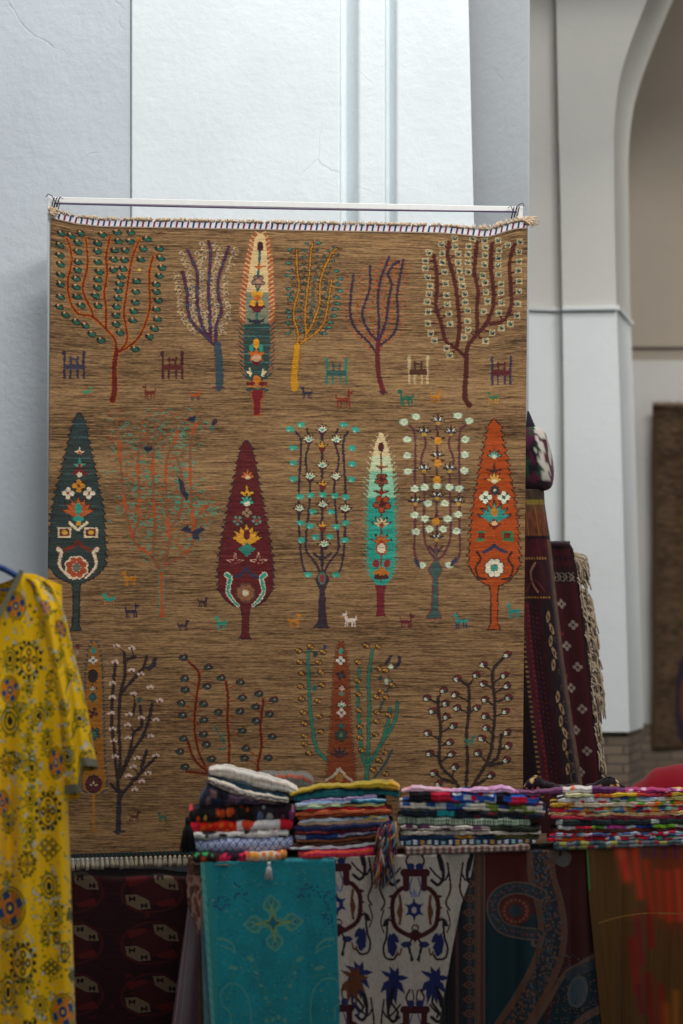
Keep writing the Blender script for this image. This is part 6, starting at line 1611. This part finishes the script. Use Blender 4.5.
# crimson heap at the right rear
n, m = 70, 26; U, Vv = np.meshgrid(np.linspace(0, 1, n), np.linspace(0, 1, m)); pxs = 622 + U * 190
hp = np.interp(pxs, [622, 626, 634, 645, 656, 668, 683, 720, 770, 812], [.02, .15, .20, .225, .245, .26, .275, .29, .22, .01])
a = Vv * math.pi; dd = d_table(pxs) + .54 - .17 * np.cos(a) * np.clip(hp / .1, .15, 1)
zz = ztx(pxs) + .004 + hp * np.sin(a) ** .7 * (1 + .03 * np.sin(U * 30 + Vv * 4)) + .004 * np.sin(U * 50)
Cc = np.empty((m, n, 3)); Cc[:] = lin(0x7c0618)
tag(sheet('crimson_cloth', Wz(pxs, np.maximum(zz, ztx(pxs) + .003), dd)[::-1], Cc, .003, M_cotton), 'heap of plain crimson cloth behind the right pile', 'cloth')

# ------------------------------------------------------------------ light and camera
w = bpy.data.worlds.new('sky'); S.world = w; w.use_nodes = True
bg = w.node_tree.nodes['Background']; bg.inputs[0].default_value = (.88, .94, 1.0, 1); bg.inputs[1].default_value = .32


def area(name, loc, aim, sx, sy, power, col):
    l = bpy.data.lights.new(name, 'AREA'); l.shape = 'RECTANGLE'; l.size = sx; l.size_y = sy; l.energy = power; l.color = col
    o = bpy.data.objects.new(name, l); COL.objects.link(o); o.location = loc
    import mathutils
    o.rotation_euler = (mathutils.Vector(aim) - mathutils.Vector(loc)).to_track_quat('-Z', 'Y').to_euler()
    return o


area('courtyard_skylight', (2.3, -5.4, 7.4), (-.1, .3, 2.6), 4.5, 1.2, 400, (1.0, .985, .96))
area('gap_skylight', (1.1, -1.1, 7.2), (1.1, -1.0, 0), 3.6, 1.0, 180, (1.0, .99, .97))
area('passage_fill', (3.6, 2.75, 3.6), (1.2, 2.9, 2.6), .9, 2.4, 26, (1.0, .97, .93))  # unseen lamp added to lift the dark passage behind the arch
# unseen canopy added above the view to shade the lower stall and carpet foot
b = MB()
yy = np.linspace(-5.6, -2.36, 9)
for y0, y1 in zip(yy[:-1], yy[1:]):
    z0, z1 = 3.75 - .02 * math.sin((y0 + 4.9)), 3.75 - .02 * math.sin((y1 + 4.9))
    xa = .25 if y1 < -2.6 else -4  # left side of the added canopy cut away so light reaches the tunic
    b.hexa([(xa, y0, z0), (4.5, y0, z0), (4.5, y1, z1), (xa, y1, z1)], [(xa, y0, z0 + .01), (4.5, y0, z0 + .01), (4.5, y1, z1 + .01), (xa, y1, z1 + .01)])
for x in (-3.9, 4.4):
    for y in (-4.8, -2.0): b.bar((x, y, 0), (x, y, 3.75), .06, .06)
tag(b.build('added_shade_canopy', plain_mat('shade_canopy_canvas', 0x6a6258, .9)), kind='structure')
cam = bpy.data.cameras.new('camera'); co = bpy.data.objects.new('camera', cam); COL.objects.link(co); S.camera = co
co.location = (0, CAMY, CAMZ); co.rotation_euler = (math.pi / 2, 0, 0)
cam.sensor_width = 36; cam.sensor_fit = 'AUTO'; cam.lens = F / 1024 * 36; cam.shift_y = 128 / 1024; cam.shift_x = 0
cam.clip_start = .1; cam.clip_end = 100
cam.dof.use_dof = True; cam.dof.focus_distance = 9.1; cam.dof.aperture_fstop = 1.15
S.view_settings.view_transform = 'Standard'; S.view_settings.look = 'None'; S.view_settings.gamma = 1; S.view_settings.exposure = 0
S.view_settings.use_curve_mapping = False
S.cycles.max_bounces = 6; S.cycles.diffuse_bounces = 4
